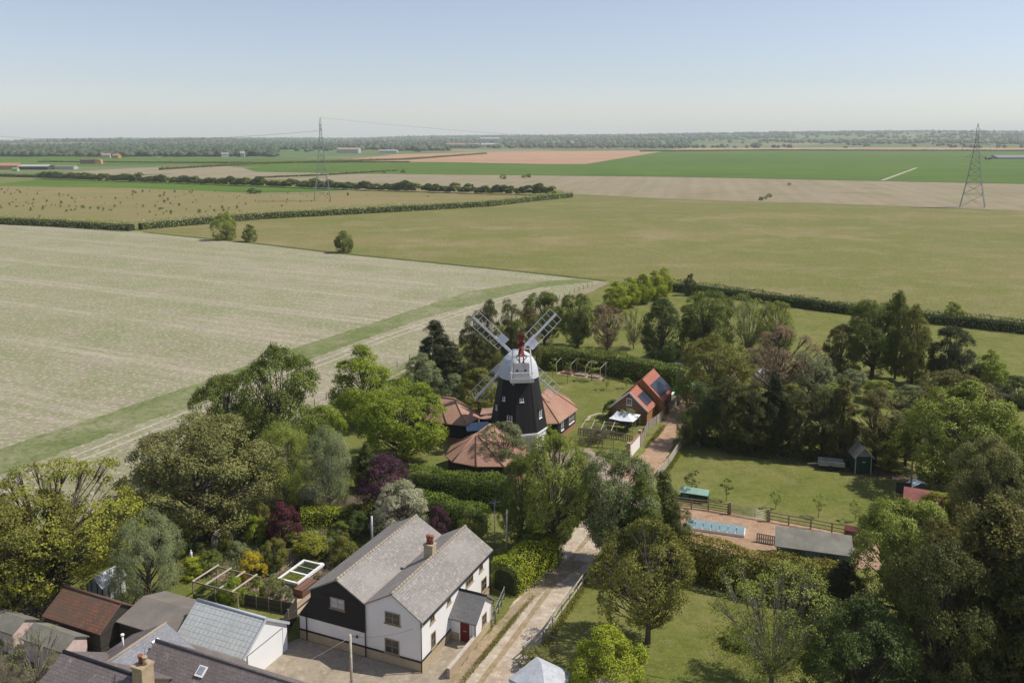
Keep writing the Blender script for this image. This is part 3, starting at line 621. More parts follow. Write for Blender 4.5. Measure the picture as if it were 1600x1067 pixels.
for s in (-1, 1):
    MB().slab([(6.66 + s * .002, .25, 3.62), (6.66 + s * .002, -2.62, 3.62), (6.66 + s * 2.05, -2.62, 2.08), (6.66 + s * 2.05, .25, 2.08)], .1).build('porch_roof', M['pslate'], e)
MB().tube([(6.66, .1, 3.63), (6.66, -2.64, 3.63)], .09, 8).build('porch_ridge', M['black'], e)
d = MB().box(4.96, 5.02, -1.82, -.95, .08, 2.08).build('door', M['red_door'], e)
MB().box(4.93, 4.955, -1.52, -1.25, 1.0, 1.06).build('letter_box', M['steel'], d)
MB().box(4.94, 5.02, -1.92, -1.825, .08, 2.12).box(4.94, 5.02, -.945, -.85, .08, 2.12).box(4.945, 5.02, -1.825, -.945, 2.085, 2.15).build('door_frame', M['white'], e)
window(e, (6.2, -2.37, .95), X, -Y, .85, 1.0, 2, 2)
MB().cyl(4.72, -2.45, 0, 2.1, .05, n=6).build('porch_post', M['black'], e)
cpx, cpy = 6.9, 3.0
c = MB().box(cpx - .35, cpx + .35, cpy - .5, cpy + .35, 5.3, 7.0).box(cpx - .4, cpx + .4, cpy - .55, cpy + .4, 6.9, 7.04).build('chimney', M['stone'], e)
for k in (-.2, .15):
    MB().cyl(cpx, cpy + k - .05, 7.04, 7.72, .16, .13, 10).cyl(cpx, cpy + k - .05, 7.6, 7.78, .19, .19, 10).build('chimney_pot', M['terracotta'], c)
MB().bar((-.05, 5.9, 1.5), (-.12, 5.9, 1.7), .12).build('wall_lamp', M['black'], e)
# small garden wall along the lane
e = thing('garden_wall', 'low tan brick wall between the porch path and the lane', 'wall', HF(.1, -2.5), HRZ)
MB().box(0, 4.7, 0, .24, 0, .85).build('brickwork', M['palewall'], e); MB().box(-.03, 4.73, -.03, .27, .852, .93).build('coping', M['palepost'], e)
def pole(name, p, h, r, label, mat='palepost', cat='pole'):
    o = MB().tube([(0, 0, -.2), (0, 0, h)], [r, r * .8], 8).build(name, M[mat]); o.location = (p[0], p[1], 0); return tag(o, label, cat)
pb = HF(-4.3, 3.6); pole('telegraph_pole', pb, HT(Vector((pb[0], pb[1], 0)), 991), .12, 'timber telegraph pole standing in the driveway in front of the white house')
ph = HT(Vector((pb[0], pb[1], 0)), 991)
def wire(p, q, label, sag=.4, r=.012, mat='black'):
    p, q = Vector(p), Vector(q); pts = [p.lerp(q, i / 8) - Vector((0, 0, sag * 4 * (i / 8) * (1 - i / 8))) for i in range(9)]
    o = MB().tube([x - p for x in pts], r, 4).build('overhead_wire', M[mat]); o.location = p; return tag(o, label, 'wire')
wire((pb[0], pb[1], ph - .15), HF(-.1, .6, 3.6), 'thin cable from the driveway pole to the right corner of the white house', .3)
wire((pb[0], pb[1], ph - .15), HF(-.1, 4.9, 2.6), 'thin cable from the driveway pole to the black downpipe', .2)
wire((pb[0], pb[1], ph - .2), HF(-10, 9.0, 2.2), 'pale cable running down left from the driveway pole', .2, .012, 'palepost')
p = G(792, 868); pole('telegraph_pole', p, HT(p, 796), .11, 'timber pole beside the clipped hedge behind the white house')
p = G(773, 860); pole('aerial_mast', p, HT(p, 786), .05, 'thin grey mast carrying a tangle of aerial rods behind the white house', 'steel', 'mast')
hm = HT(p, 786); m = MB(); rn = random.Random(4)
for i in range(12): a = rn.uniform(0, 6.28); m.bar((0, 0, 0), (math.cos(a) * .7, math.sin(a) * .7, rn.uniform(-.1, .5)), .025)
o = m.build('aerial', M['steel']); o.location = (p.x, p.y, hm); tag(o, 'spiky television aerial on top of the thin grey mast', 'aerial')
p = G(582, 872); o = pole('flue_pipe', p, HT(p, 806), .14, 'tall steel flue pipe with a cowl behind the twin roofs', 'steel', 'flue')
# ================================================================ garage and sheds at the lower left
def gable_house(name, label, cat, u0, u1, v0, v1, ze, zr, along='v', wallm='render', roofm='slate', over=.2, ur=None, base=0, rm=None, roofm2=None, origin=HF, rz=HRZ):
    """u0<u1, v0<v1 in the village grid; ridge runs along v or u"""
    O = origin(u0, v0); e = thing(name, label, cat, O, rz); W_, D_ = u1 - u0, v1 - v0
    if along == 'v':
        c = (ur - u0) if ur is not None else W_ / 2
        MB().prism([(0, 0, base), (W_, 0, base), (W_, 0, ze), (c, 0, zr - .1), (0, 0, ze)], (0, D_, 0)).build('wall', M[wallm], e)
        for s, xe in ((-1, -over), (1, W_ + over)):
            zz = ze - (zr - ze) * over / max(c if s < 0 else W_ - c, .1) + .02
            MB().slab([(c + s * .001, -over, zr), (c + s * .001, D_ + over, zr), (xe, D_ + over, zz), (xe, -over, zz)], .1).build('roof', M[roofm if s < 0 or not roofm2 else roofm2], e)
        if rm: MB().tube([(c, -over, zr), (c, D_ + over, zr)], .12, 8).build('ridge_tiles', M[rm], e)
    else:
        c = D_ / 2
        MB().prism([(0, 0, base), (0, D_, base), (0, D_, ze), (0, c, zr - .1), (0, 0, ze)], (W_, 0, 0)).build('wall', M[wallm], e)
        for s, ye in ((-1, -over), (1, D_ + over)):
            zz = ze - (zr - ze) * over / c + .02
            MB().slab([(-over, c + s * .001, zr), (W_ + over, c + s * .001, zr), (W_ + over, ye, zz), (-over, ye, zz)], .1).build('roof', M[roofm if s < 0 or not roofm2 else roofm2], e)
        if rm: MB().tube([(-over, c, zr), (W_ + over, c, zr)], .12, 8).build('ridge_tiles', M[rm], e)
    return e
e = gable_house('garage', 'white garage with a pale green grey tiled roof and an up and over door', 'garage', -7.0, -1.75, 11.6, 18.4, 2.34, 4.2, 'v', 'render2', 'garage_tile', .12, ur=-4.36, rm='ridge_grey')
MB().box(.45, 4.6, -.05, .03, .05, 2.2).build('door', M['render2'], e); MB().box(.38, 4.68, -.03, .02, 2.2, 2.25).box(.38, .45, -.03, .02, 0, 2.2).box(4.6, 4.67, -.03, .02, 0, 2.2).build('door_frame', M['black'], e)
m = MB()
for s, xe, ze_ in ((-1, -.14, 2.3), (1, 5.38, 2.3)): m.bar((2.64, -.16, 4.17), (xe, -.16, ze_), .08, .2)
m.build('barge_board', M['ridge_grey'], e)
e = gable_house('felt_roofed_barn', 'low outbuilding with a wide brown felt roof left of the garage', 'outbuilding', -7.0, -2.0, 18.75, 24.6, 2.3, 3.0, 'v', 'darkwood', 'felt', .15, ur=-4.2)
e = gable_house('pantile_barn', 'old shed with a mossy orange red pantile roof', 'shed', -8.6, -4.6, 24.9, 31.2, 2.2, 3.6, 'v', 'darkwood', 'pantile', .2, ur=-6.5, rm='pantile')
e = gable_house('pink_shed', 'pink walled shed with a grey green felt roof below the pantile shed', 'shed', -11.4, -9.2, 25.7, 30.2, 1.95, 2.6, 'v', 'pinkwall', 'felt2', .15)
e = gable_house('pink_shed', 'second pink shed with a shaded felt roof at the left edge', 'shed', -11.3, -9.1, 31.6, 36.5, 1.95, 2.6, 'v', 'pinkwall', 'felt2', .15)
o = MB().box(0, 1.4, 0, 6.2, 0, 2.5).build('flat_roofed_store', M['felt']); o.location = HF(-8.75, 10.8); o.rotation_euler.z = HRZ; tag(o, 'narrow flat brown roofed store in front of the garage', 'outbuilding')
e = gable_house('slate_cottage', 'dark slate roof with a long ridge and a rooflight at the bottom edge', 'house', -14.6, -8.9, 1, 15.3, 3.5, 5.5, 'v', 'yellowbrick', 'dslate', .2, ur=-11.6, rm='dslate')
e['label'] = 'cottage with a long dark slate roof and a rooflight at the bottom edge'
s_ = MB().obox((1.75, 9.0, 4.75), (0, .7, 0), (.62, 0, .43), (-.04, 0, .06)).build('rooflight', M['white'], e)
MB().obox((1.85, 9.1, 4.89), (0, .5, 0), (.42, 0, .29), (-.02, 0, .04)).build('pane', M['blind'], s_)
e = gable_house('slate_extension', 'blue grey slate roofed wing joined between the two dark slate roofs', 'house', -15.4, -9.5, 13.3, 20.3, 3.5, 5.3, 'u', 'yellowbrick', 'bslate', .15, rm='ridge', roofm2='dslate')
s_ = MB().obox((4.0, 2.9, 5.02), (.6, 0, 0), (0, -.6, -.3), (0, -.03, .07)).build('rooflight', M['white'], e)
MB().cyl(3.5, 5.2, 4.1, 5.3, .07, n=8).cyl(3.5, 5.2, 5.25, 5.4, .13, n=8).build('vent_pipe', M['white'], e)
e = gable_house('slate_house', 'house with a purplish brown slate roof and a chimney at the bottom left', 'house', -19.4, -12.4, 12.4, 19.6, 3.9, 6.0, 'v', 'yellowbrick', 'dslate', .2, ur=-15.8, rm='black')
c = MB().box(3.1, 4.1, -.6, .3, 4.5, 7.0).box(3.05, 4.15, -.65, .35, 6.85, 7.02).build('chimney', M['yellowbrick'], e)
for k, mt in ((.0, 'terracotta'), (-.4, 'yellowbrick')): MB().cyl(3.6, k, 7.0, 7.55, .15, .13, 10).cyl(3.6, k, 7.5, 7.6, .18, .18, 10).build('chimney_pot', M[mt], c)
m = MB().tube([(3.9, -.1, 7), (3.9, -.1, 8.3)], .025, 5).bar((3.6, -.4, 8.2), (4.2, .4, 8.25), .03)
for i in range(5): m.bar((3.6 + .15 * i - .12, -.4 + .2 * i + .1, 8.22), (3.6 + .15 * i + .12, -.4 + .2 * i - .1, 8.22), .02)
m.build('aerial', M['steel'], c)
# greenhouse
e = thing('greenhouse', 'small glass greenhouse with a white roof under the big tree', 'greenhouse', HF(-2.9, 31.2), HRZ)
M['ghglass'] = plain('greenhouse_glass', (.55, .58, .54), .4, 0, .12, 2, .6)
MB().prism([(0, 0, 0), (0, 1.9, 0), (0, 1.9, 1.6), (0, .95, 2.4), (0, 0, 1.6)], (2.6, 0, 0)).build('glazing', M['ghglass'], e)
MB().slab([(-.1, -.08, 1.58), (2.7, -.08, 1.58), (2.7, .95, 2.46), (-.1, .95, 2.46)], .05).slab([(-.1, .952, 2.46), (2.7, .952, 2.46), (2.7, 1.98, 1.58), (-.1, 1.98, 1.58)], .05).build('roof', M['canvas'], e)
m = MB()
for x in (0, .65, 1.3, 1.95, 2.6):
    for y in (-.03, 1.93): m.bar((x, y, 0), (x, y, 1.6), .05)
for y in (0, .6, 1.3, 1.9): m.bar((-.03, y, 0), (-.03, y, 1.6 + (.6 if .3 < y < 1.6 else 0)), .05)
m.bar((-.03, 0, .8), (-.03, 1.9, .8), .05); m.build('frame', M['darkgreen'], e)

# ================================================================ cottage garden things
e = thing('garden_pergola', 'open timber pergola frame with pale rafters beside the garage', 'pergola', HF(.75, 18.95), HRZ)
for x in (0, 3.0):
    for y in (0, 2.55, 5.1): MB().bar((x, y, 0), (x, y, 1.92), .1).build('post', M['post'], e)
    MB().bar((x, -.1, 1.98), (x, 5.2, 1.98), .08, .14).build('beam', M['post'], e)
for y in (.5, 1.9, 3.5, 5.0): MB().bar((-.15, y, 2.1), (3.2, y, 2.1), .12, .1).build('rafter', M['palepost'], e)
e = thing('raised_pond', 'raised twin pond with white rims and a grey sloping wall', 'pond', HF(5.8, 16.35), HRZ)
MB().prism([(.15, .15, 0), (3.85, .15, 0), (3.85, 2.2, 0), (.15, 2.2, 0)], (0, 0, .7)).build('basin', M['cladgrey'], e)
m = MB()
for (x0, x1, y0, y1) in ((0, 4.0, 0, .2), (0, 4.0, 2.15, 2.35), (0, .2, .2, 2.15), (3.8, 4.0, .2, 2.15), (1.55, 1.75, .2, 2.15)): m.box(x0, x1, y0, y1, .7, .95)
m.build('rim', M['white'], e)
MB().box(.2, 1.55, .2, 2.15, .7, .86).build('weedy_water', M['pondweed'], e); MB().box(1.75, 3.8, .2, 2.15, .7, .82).build('water', M['pondwater'], e)
MB().bar((2.8, .2, .9), (2.8, 2.15, .9), .04).build('divider', M['white'], e)
def simple(name, mb, mat, loc, rz, label, cat, group=None):
    o = mb.build(name, M[mat]); o.location = loc; o.rotation_euler.z = rz; return tag(o, label, cat, group)
e = thing('storage_box', 'long brown timber storage box in front of the raised pond', 'box', HF(5.05, 15.25), HRZ)
MB().box(0, 2.1, 0, .95, 0, .8).build('body', M['brownbox'], e); MB().box(-.05, 2.15, -.05, 1.0, .8, .87).build('lid', M['brownbox'], e)
simple('patio', MB().prism([(0, 0, 0), (4, .9, 0), (4, 2.5, 0), (.6, 5.2, 0), (.2, 5.2, 0)], (0, 0, .08)), 'deck', HF(2.7, 14.0, .02), HRZ, 'strip of tan paving beside the black gable', 'patio')
e = thing('lattice_fence', 'dark woven timber fence panels behind the garage', 'fence', HF(2.1, 19.4), HRZ)
for i in range(4): MB().obox((.02 + .13 * i, -1.28 * i, 0), (.13, -1.2, 0), (.04, 0, 0), (0, 0, 1.1)).build('panel', M['darkwood'], e); MB().bar((.02 + .13 * i, -1.28 * i + .04, 0), (.02 + .13 * i, -1.28 * i + .04, 1.25), .09).build('post', M['post'], e)
def table(p, label):
    e = thing('garden_table', label, 'table', p, .4)
    MB().cyl(0, 0, .68, .73, .45, n=14).build('table_top', M['white'], e)
    for a in (0.4, 2.5, 4.6): MB().bar((0, 0, .68), (.4 * math.cos(a), .4 * math.sin(a), 0), .04).build('leg', M['white'], e)
table(G(500, 893), 'small white round garden table beside the raised pond')
def pot(p, r, h, label, lm='mid', pm='terracotta'):
    e = thing('plant_pot', label, 'plant pot', p); MB().cyl(0, 0, 0, h, r * .7, r, 12).cyl(0, 0, h - .06, h, r * 1.1, r * 1.1, 12).build('pot', M[pm], e)
    rng = np.random.default_rng(int(p[0] * 100) % 999); C = rng.normal(size=(160, 3)) * [r, r, r * .7] + [0, 0, h + r * .6]
    me = quads_mesh('plant', leaves(rng, C, rng.normal(size=(160, 3)), .12, rng.random(160)), rng.random(160)); me.materials.append(M[lm])
    o = bpy.data.objects.new('plant', me); col.objects.link(o); o.parent = e
pot(G(460, 926), .28, .4, 'pale round pot at the foot of the brown storage box', 'mid', 'palepost'); pot(G(497, 905), .2, .35, 'terracotta pot of flowers by the patio corner', 'red_flower')
pot(G(275, 912), .3, .5, 'wooden tub planter below the pergola corner', 'gold', 'wood')
def arch(p, rz, label, r=.9, hh=1.5, dp=.9, n=5):
    e = thing('garden_arch', label, 'arch', p, rz); m = MB()
    for i in range(n):
        y = dp * i / (n - 1); m.tube([(-r, y, 0), (-r, y, hh)] + [(-r * math.cos(t), y, hh + r * math.sin(t)) for t in [math.pi * k / 8 for k in range(9)]] + [(r, y, 0)], .035, 5)
    for t in range(5):
        a = math.pi * t / 4; m.bar((-r * math.cos(a), 0, hh + r * math.sin(a)), (-r * math.cos(a), dp, hh + r * math.sin(a)), .03)
    m.build('frame', M['palepost'], e)
arch(G(352, 866), .9, 'hooped pale metal rose arch in the cottage garden')
def statue(p, label, h=1.0):
    e = thing('garden_statue', label, 'statue', p); k = h
    MB().box(-.22, .22, -.22, .22, 0, .12).box(-.16, .16, -.16, .16, .12, .42 * k).build('pedestal', M['white'], e)
    MB().tube([(0, 0, .4 * k), (0, 0, .5 * k), (.02, 0, .68 * k), (0, 0, .86 * k), (0, 0, .92 * k), (0, 0, 1.0 * k), (0, 0, 1.08 * k)], [.1, .15, .11, .15, .05, .08, .03], 10).build('figure', M['white'], e)
statue(G(299, 878), 'white stone statue on a pedestal at the left of the garden', 1.2); statue(G(404.5, 842), 'pale garden statue between dark shrubs below the red tree', 1.1)
e = thing('thatched_shelter', 'small open shelter with a grey thatched roof under the silvery trees', 'shelter', G(482, 795), .5)
for x in (-.8, .8):
    for y in (-.6, .6): MB().tube([(x, y, 0), (x, y, 1.75)], .07, 6).build('post', M['palepost'], e)
MB().box(-.7, .7, .5, .58, 0, 1.6).build('back_panel', M['wood'], e)
MB().tube([(0, 0, 1.65), (0, 0, 2.1), (0, 0, 2.55), (0, 0, 2.85)], [1.45, 1.15, .65, .08], 9).build('roof', M['thatch'], e)

# ================================================================ windmill
MC = Vector((.9, 114.4, 0)); PH = R(-7)
e = thing('windmill', 'black boarded smock windmill with a white domed cap and four white sails', 'windmill', MC, 0)
def octo(r, z, ph=-6): return [Vector((r * math.sin(R(ph + 45 * k)), -r * math.cos(R(ph + 45 * k)), z)) for k in range(8)]
def loft(mb, rings, cap=True):
    for a, b in zip(rings, rings[1:]):
        n = len(a)
        for k in range(n): mb.poly([a[k], a[(k + 1) % n], b[(k + 1) % n], b[k]])
    if cap: mb.poly(rings[0][::-1]); mb.poly(rings[-1])
    return mb
loft(MB(), [octo(3.95, 0), octo(3.85, 2.15)]).build('base_wall', M['render'], e)
loft(MB(), [octo(4.1, 2.15), octo(4.1, 2.38)]).build('base_trim', M['white'], e)
loft(MB(), [octo(3.98, 2.38), octo(2.62, 9.75)]).build('tower_boarding', M['black_vboards'], e)
def onface(k, s, z, ph=-6):
    t = (z - 2.38) / 7.37; r = 3.98 + (2.62 - 3.98) * t; a, b = octo(r, z)[k % 8], octo(r, z)[(k + 1) % 8]
    p = (a + b) / 2 + (b - a) / 2 * s; h = (b - a).normalized(); n = Vector((h.y, -h.x, 0)); return p, h, n
for k, s, z, w_, ht, nc, nr in ((7, .32, 4.05, .78, .85, 2, 2), (0, -.38, 6.6, .55, .6, 2, 1), (1, -.05, 4.0, .75, 1.25, 2, 3), (7, -.55, 6.6, .35, .6, 1, 2), (3, 0, 4, .8, .9, 2, 2), (6, .2, 5, .6, .8, 2, 2)):
    p, h, n = onface(k, s, z); wn_ = window(e, p - h * w_ / 2 - n * .02, h, n, w_, ht, nc, nr, fm='white', fw=.09)
    MB().obox(p - h * w_ / 2 - n * .45 + Z * (ht + .0), h * w_, n * .62, Z * .05).build('hood', M['black'], wn_)
p, h, n = onface(7, .62, 8.9); MB().obox(p - h * .12, h * .24, n * .25, Z * .24).build('flood_lamp', M['steel'], e)
p, h, n = onface(0, .0, 0); MB().obox(Vector((1.1, -3.66, 0)), Vector((1.15, .32, 0)) * 1, Vector((.02, -.06, 0)), (0, 0, 1.95)).build('door', M['cladgrey'], e)
capd = Vector((math.sin(PH), math.cos(PH), 0)); capr = Vector((math.cos(PH), -math.sin(PH), 0))
rings = []
for z, r in ((9.5, 2.74), (9.55, 2.78), (10.0, 2.72), (10.7, 2.58), (11.4, 2.33), (12.0, 1.95), (12.5, 1.45), (12.85, .9), (13.1, .4), (13.2, .05)):
    rings.append([Vector(capr * r * math.sin(a) + capd * -r * math.cos(a) * 1.08 + Z * z) for a in [2 * math.pi * k / 24 for k in range(24)]])
capo = loft(MB(), rings); capo.sm = [True] * len(capo.f); capo = capo.build('cap', M['cap'], e)
def C3(x, y, z): return capr * x + capd * y + Z * z      # cap frame: x right, y towards the sails
m = MB().obox(C3(-1.55, -4.0, 9.55), capr * 3.1, capd * 1.5, Z * .14)
for x0, x1 in ((-1.55, 1.55),):
    m.obox(C3(-1.55, -4.05, 9.69), capr * 3.1, capd * .06, Z * .45)
m.build('fan_stage', M['stagewhite'], e)
MB().obox(C3(-1.05, -3.15, 9.7), capr * 2.1, capd * 1.2, Z * 2.3).build('stage_cabin', M['stagewhite'], e)
MB().obox(C3(-.75, -3.18, 10.9), capr * .3, capd * .05, Z * .25).obox(C3(.35, -3.18, 10.9), capr * .3, capd * .05, Z * .25).build('cabin_vents', M['black'], e)
m = MB()
for s in (-1, 1):
    m.bar(C3(s * 1.5, -3.9, 9.6), C3(s * 1.15, -2.9, 13.9), .13).bar(C3(s * 1.5, -2.6, 9.6), C3(s * 1.15, -2.9, 13.9), .1)
    m.bar(C3(s * 1.5, -3.95, 10.9), C3(s * 1.5, -2.6, 10.9), .07)
m.bar(C3(-1.5, -3.95, 10.9), C3(1.5, -3.95, 10.9), .08).bar(C3(-1.2, -2.95, 12.9), C3(1.2, -2.95, 12.9), .1).bar(C3(-1.15, -2.9, 13.9), C3(1.15, -2.9, 13.9), .12)
m.build('fan_frame', M['sail'], e)
m = MB()
for s in (-1, 1): m.bar(C3(s * .3, -3.0, 12.0), C3(s * .22, -2.7, 14.6), .12).bar(C3(s * .3, -2.0, 12.6), C3(s * .2, -2.6, 14.3), .1)
m.bar(C3(-.7, -2.95, 13.0), C3(.7, -2.95, 13.0), .12).tube([C3(-.35, -2.7, 14.3), C3(.35, -2.7, 14.3)], .12, 8)
m.bar(C3(0, -2.9, 11.9), C3(.8, -2.9, 12.9), .09).bar(C3(0, -2.9, 11.9), C3(-.8, -2.9, 12.9), .09)
m.build('fan_struts', M['rust'], e)
fan = MB().tube([C3(-.45, -2.7, 14.45), C3(.45, -2.7, 14.45)], .16, 8).build('fantail', M['rust'], e)
for k in range(8):
    a = math.pi / 4 * k + .2; dr = capd * math.cos(a) + Z * math.sin(a); dt = capd * -math.sin(a) + Z * math.cos(a); c = C3(0, -2.7, 14.45)
    w1 = (dt * .28 + capr * .42); w0 = (dt * .1 + capr * .16)
    MB().prism([c + dr * .15 - w0, c + dr * .15 + w0, c + dr * 1.45 + w1, c + dr * 1.45 - w1], (dt * .03 - capr * .03)).build('blade', M['rust'], fan)
# sails
SCc = C3(0, 3.75, 11.25)
MB().tube([C3(0, .5, 11.5), C3(0, 3.4, 11.3), C3(0, 4.1, 11.25)], [.3, .3, .34], 10).build('windshaft', M['sail'], e)
for k in range(4):
    a = R(45 + 90 * k + 1); dr = capr * math.cos(a) + Z * math.sin(a); dt = capr * math.sin(a) - Z * math.cos(a); c = SCc + capd * (.1 if k % 2 else -.1)
    tw = lambda r: (dt * math.cos(R(22 - 16 * r / 8)) - capd * math.sin(R(22 - 16 * r / 8)))
    sl_ = MB().obox(c - dt * .19 - capd * .16, dr * 4.0, dt * .38, capd * .3).obox(c + dr * 2.2 - dt * .15 - capd * .32, dr * 6.1, dt * .3, capd * .17)
    bars = [3.9 + .86 * i for i in range(6)]
    for r in bars + [2.35, 3.1]: sl_.bar(c + dr * r - tw(r) * (1.05), c + dr * r + tw(r) * (1.15), .055, .06, up=capd)
    for s, r0 in ((-1.05, 2.35), (1.15, 2.35)): sl_.bar(c + dr * r0 + tw(r0) * s, c + dr * 8.2 + tw(8.2) * s, .075, .05, up=capd)
    so_ = sl_.build('sail', M['sail'], e)
    r0, r1 = 2.3, 3.7
    MB().prism([c + dr * r0 + tw(r0) * .18, c + dr * r0 + tw(r0) * 1.12, c + dr * r1 + tw(r1) * 1.12, c + dr * r1 + tw(r1) * .18], capd * .05).build('leading_board', M['sail'], so_)
# ================================================================ clay tiled roofs around the mill
def poly_building(name, label, eaves, z, ridge, zr, faces, wallm, inset=.45, base=.5, cat='building'):
    """eaves: outline at eave level; ridge: two points; faces: per eave edge the ridge ends it climbs to"""
    e = thing(name, label, cat, (eaves[0][0], eaves[0][1], 0)); o = Vector((eaves[0][0], eaves[0][1], 0))
    E_ = [Vector((p[0], p[1], z)) - o for p in eaves]; RR = [Vector((p[0], p[1], zr)) - o for p in ridge]; n = len(E_)
    c = sum(E_, Vector()) / n; m = MB()
    for i, f in enumerate(faces):
        a, b = E_[i], E_[(i + 1) % n]; m.poly([a, b] + [RR[k] for k in f])
    m.poly([p - Z * .12 for p in E_][::-1])
    for i in range(n): m.poly([E_[i] - Z * .12, E_[(i + 1) % n] - Z * .12, E_[(i + 1) % n], E_[i]])
    m.build('roof', M['tile'], e)
    W_ = [p + (c - p).normalized() * inset for p in E_]
    MB().prism([Vector((p.x, p.y, base)) for p in W_], (0, 0, z - .1 - base)).build('wall', M[wallm], e)
    MB().prism([Vector((p.x, p.y, 0)) + (Vector((p.x, p.y, 0)) - Vector((c.x, c.y, 0))).normalized() * .05 for p in W_], (0, 0, base)).build('plinth', M['brickred'], e)
    for i, f in enumerate(faces):
        j = (i - 1) % n
        sh = [k for k in f if k in faces[j]]
        if sh: MB().tube([E_[i] + Z * .04, RR[sh[0]] + Z * .04], .11, 6).build('hip_tiles', M['tile'], e)
    if len(RR) > 1: MB().tube([RR[0] + Z * .03, RR[1] + Z * .03], .12, 6).build('ridge_tiles', M['tile'], e)
    return e, o, W_, c
e, o, W_, c = poly_building('mill_annexe', 'clay tiled hipped building joined to the right side of the windmill', [(4.0, 114.2), (6.5, 114.7), (9.7, 121.0), (8.6, 126.2), (3.6, 126.6), (1.8, 120)], 2.6, [(4.1, 119.6), (5.5, 122.3)], 5.2, [(0,), (1, 0), (1,), (1,), (0, 1), (0,)], 'black_boards')
a, b = W_[1], W_[2]; h = (b - a); h.z = 0; Lh = h.length; h.normalize(); n = Vector((h.y, -h.x, 0))
for s, w_ in ((.75, 1.9), (.22, .9)): window(e, a + h * (Lh * s - w_ / 2) + Vector((0, 0, 1.0 - a.z)), h, n, w_, 1.25, 4 if w_ > 1 else 2, 2, fm='white')
poly_building('octagonal_roofed_house', 'clay tiled many sided roof in front of the windmill on its left', [(-8.4, 102.8), (-7.3, 100.7), (-4.3, 99.2), (-1.0, 99.2), (1.6, 101), (1.8, 105), (-.5, 108.8), (-5.0, 109.2), (-7.8, 106.6)], 2.5, [(-4.4, 103.4), (-2.8, 107.0)], 5.1, [(0,), (0,), (0,), (0,), (1, 0), (1,), (1,), (0, 1), (0,)], 'black_boards')
poly_building('hipped_tiled_house', 'clay tiled hipped roof behind and left of the windmill', [(-12.5, 116.3), (-9.0, 114.4), (-6.3, 113.8), (-4.3, 117.6), (-6.4, 121.2), (-11.0, 122.4), (-13.5, 119.8)], 2.6, [(-10.4, 118.6), (-8.1, 117.8)], 5.1, [(0,), (1, 0), (1,), (1,), (0, 1), (0,), (0,)], 'black_boards')
e = thing('glazed_link', 'low blue glazed roof between the two clay tiled roofs', 'link', (-6.0, 112.2, 0), R(12))
MB().box(0, 3.2, 0, 2.6, 0, 2.3).build('wall', M['black_boards'], e); MB().slab([(-.1, -.1, 2.36), (3.3, -.1, 2.36), (3.3, 2.7, 2.55), (-.1, 2.7, 2.55)], .08).build('roof', plain('blue_glazing', (.02, .12, .22), .12, 0, .2, 2, .8), e)
e = thing('tiled_link', 'small tiled link roof with a white edge at the left foot of the windmill', 'link', (-4.6, 117.2, 0), R(-10))
MB().box(0, 2.6, 0, 2.0, 0, 2.5).build('wall', M['black_boards'], e); MB().slab([(-.1, -.3, 2.5), (2.8, -.3, 2.5), (2.8, 2.1, 3.1), (-.1, 2.1, 3.1)], .1).build('roof', M['tile'], e); MB().box(-.1, 2.8, 2.1, 2.2, 2.9, 3.2).build('edge_trim', M['white'], e)

# ================================================================ timber annexe with solar panels
def frame(o, az):
    u_ = Vector((math.sin(az), math.cos(az), 0)); v_ = Vector((-math.cos(az), math.sin(az), 0)); o = Vector(o)
    return (lambda a, b, z=0: tuple(o + u_ * a + v_ * b + Z * z)), R(90) - az
FA, rza = frame((19.7, 121.1, 0), R(25.5))
e = thing('timber_house', 'orange boarded house with red tiled roofs and dark solar panels beside the lane', 'house', FA(0, 0), rza)
def gb(x0, x1, y0, y1, ze, zr, e):
    c = (y0 + y1) / 2
    MB().prism([(x0, y0, 0), (x0, y1, 0), (x0, y1, ze), (x0, c, zr - .12), (x0, y0, ze)], (x1 - x0, 0, 0)).build('wall', M['orange_boards'], e)
    for s, ye in ((-1, y0 - .25), (1, y1 + .25)):
        zz = ze - (zr - ze) * .25 / (c - y0)
        MB().slab([(x0 - .2, c + s * .001, zr), (x1 + .15, c + s * .001, zr), (x1 + .15, ye, zz), (x0 - .2, ye, zz)], .12).build('roof', M['redtile'], e)
    MB().tube([(x0 - .2, c, zr + .02), (x1 + .15, c, zr + .02)], .1, 6).build('ridge_tiles', M['redtile'], e)
    return c
c1 = gb(0, 4.3, 0, 5.4, 2.35, 4.75, e)
c2 = gb(4.32, 10.2, -.9, 5.0, 2.9, 5.7, e)
MB().prism([(-.05, .05, 0), (-.05, 5.35, 0), (-.05, 5.35, 2.35), (-.05, c1, 4.6), (-.05, .05, 2.35)], (.045, 0, 0)).build('shaded_gable', M['shaded_boards'], e)  # gable layer in the browner board colour that carries its shade
def on_slope(x0, x1, f0, f1, yr, zr, ye, ze, lift, t, mat, name):
    A = Vector((0, yr, zr)); B = Vector((0, ye, ze)); p0 = A.lerp(B, f0); p1 = A.lerp(B, f1); n = Vector((0, zr - ze, 0)); n = Vector((0, -(zr - ze), yr - ye)).normalized()
    return MB().prism([Vector((x0, 0, 0)) + p0 + n * lift, Vector((x1, 0, 0)) + p0 + n * lift, Vector((x1, 0, 0)) + p1 + n * lift, Vector((x0, 0, 0)) + p1 + n * lift], n * t).build(name, M[mat], e)
on_slope(1.0, 4.25, .3, .8, c1, 4.75, -.25, 2.1, .03, .06, 'solar', 'solar_panel')
on_slope(4.7, 10.1, .32, .86, c2, 5.7, -1.15, 2.65, .03, .06, 'solar', 'solar_panel')
MB().bar((-.22, c1, 4.74), (-.22, -.27, 2.1), .06, .22).bar((-.22, c1, 4.74), (-.22, 5.67, 2.1), .06, .22).build('barge_board', M['white'], e)
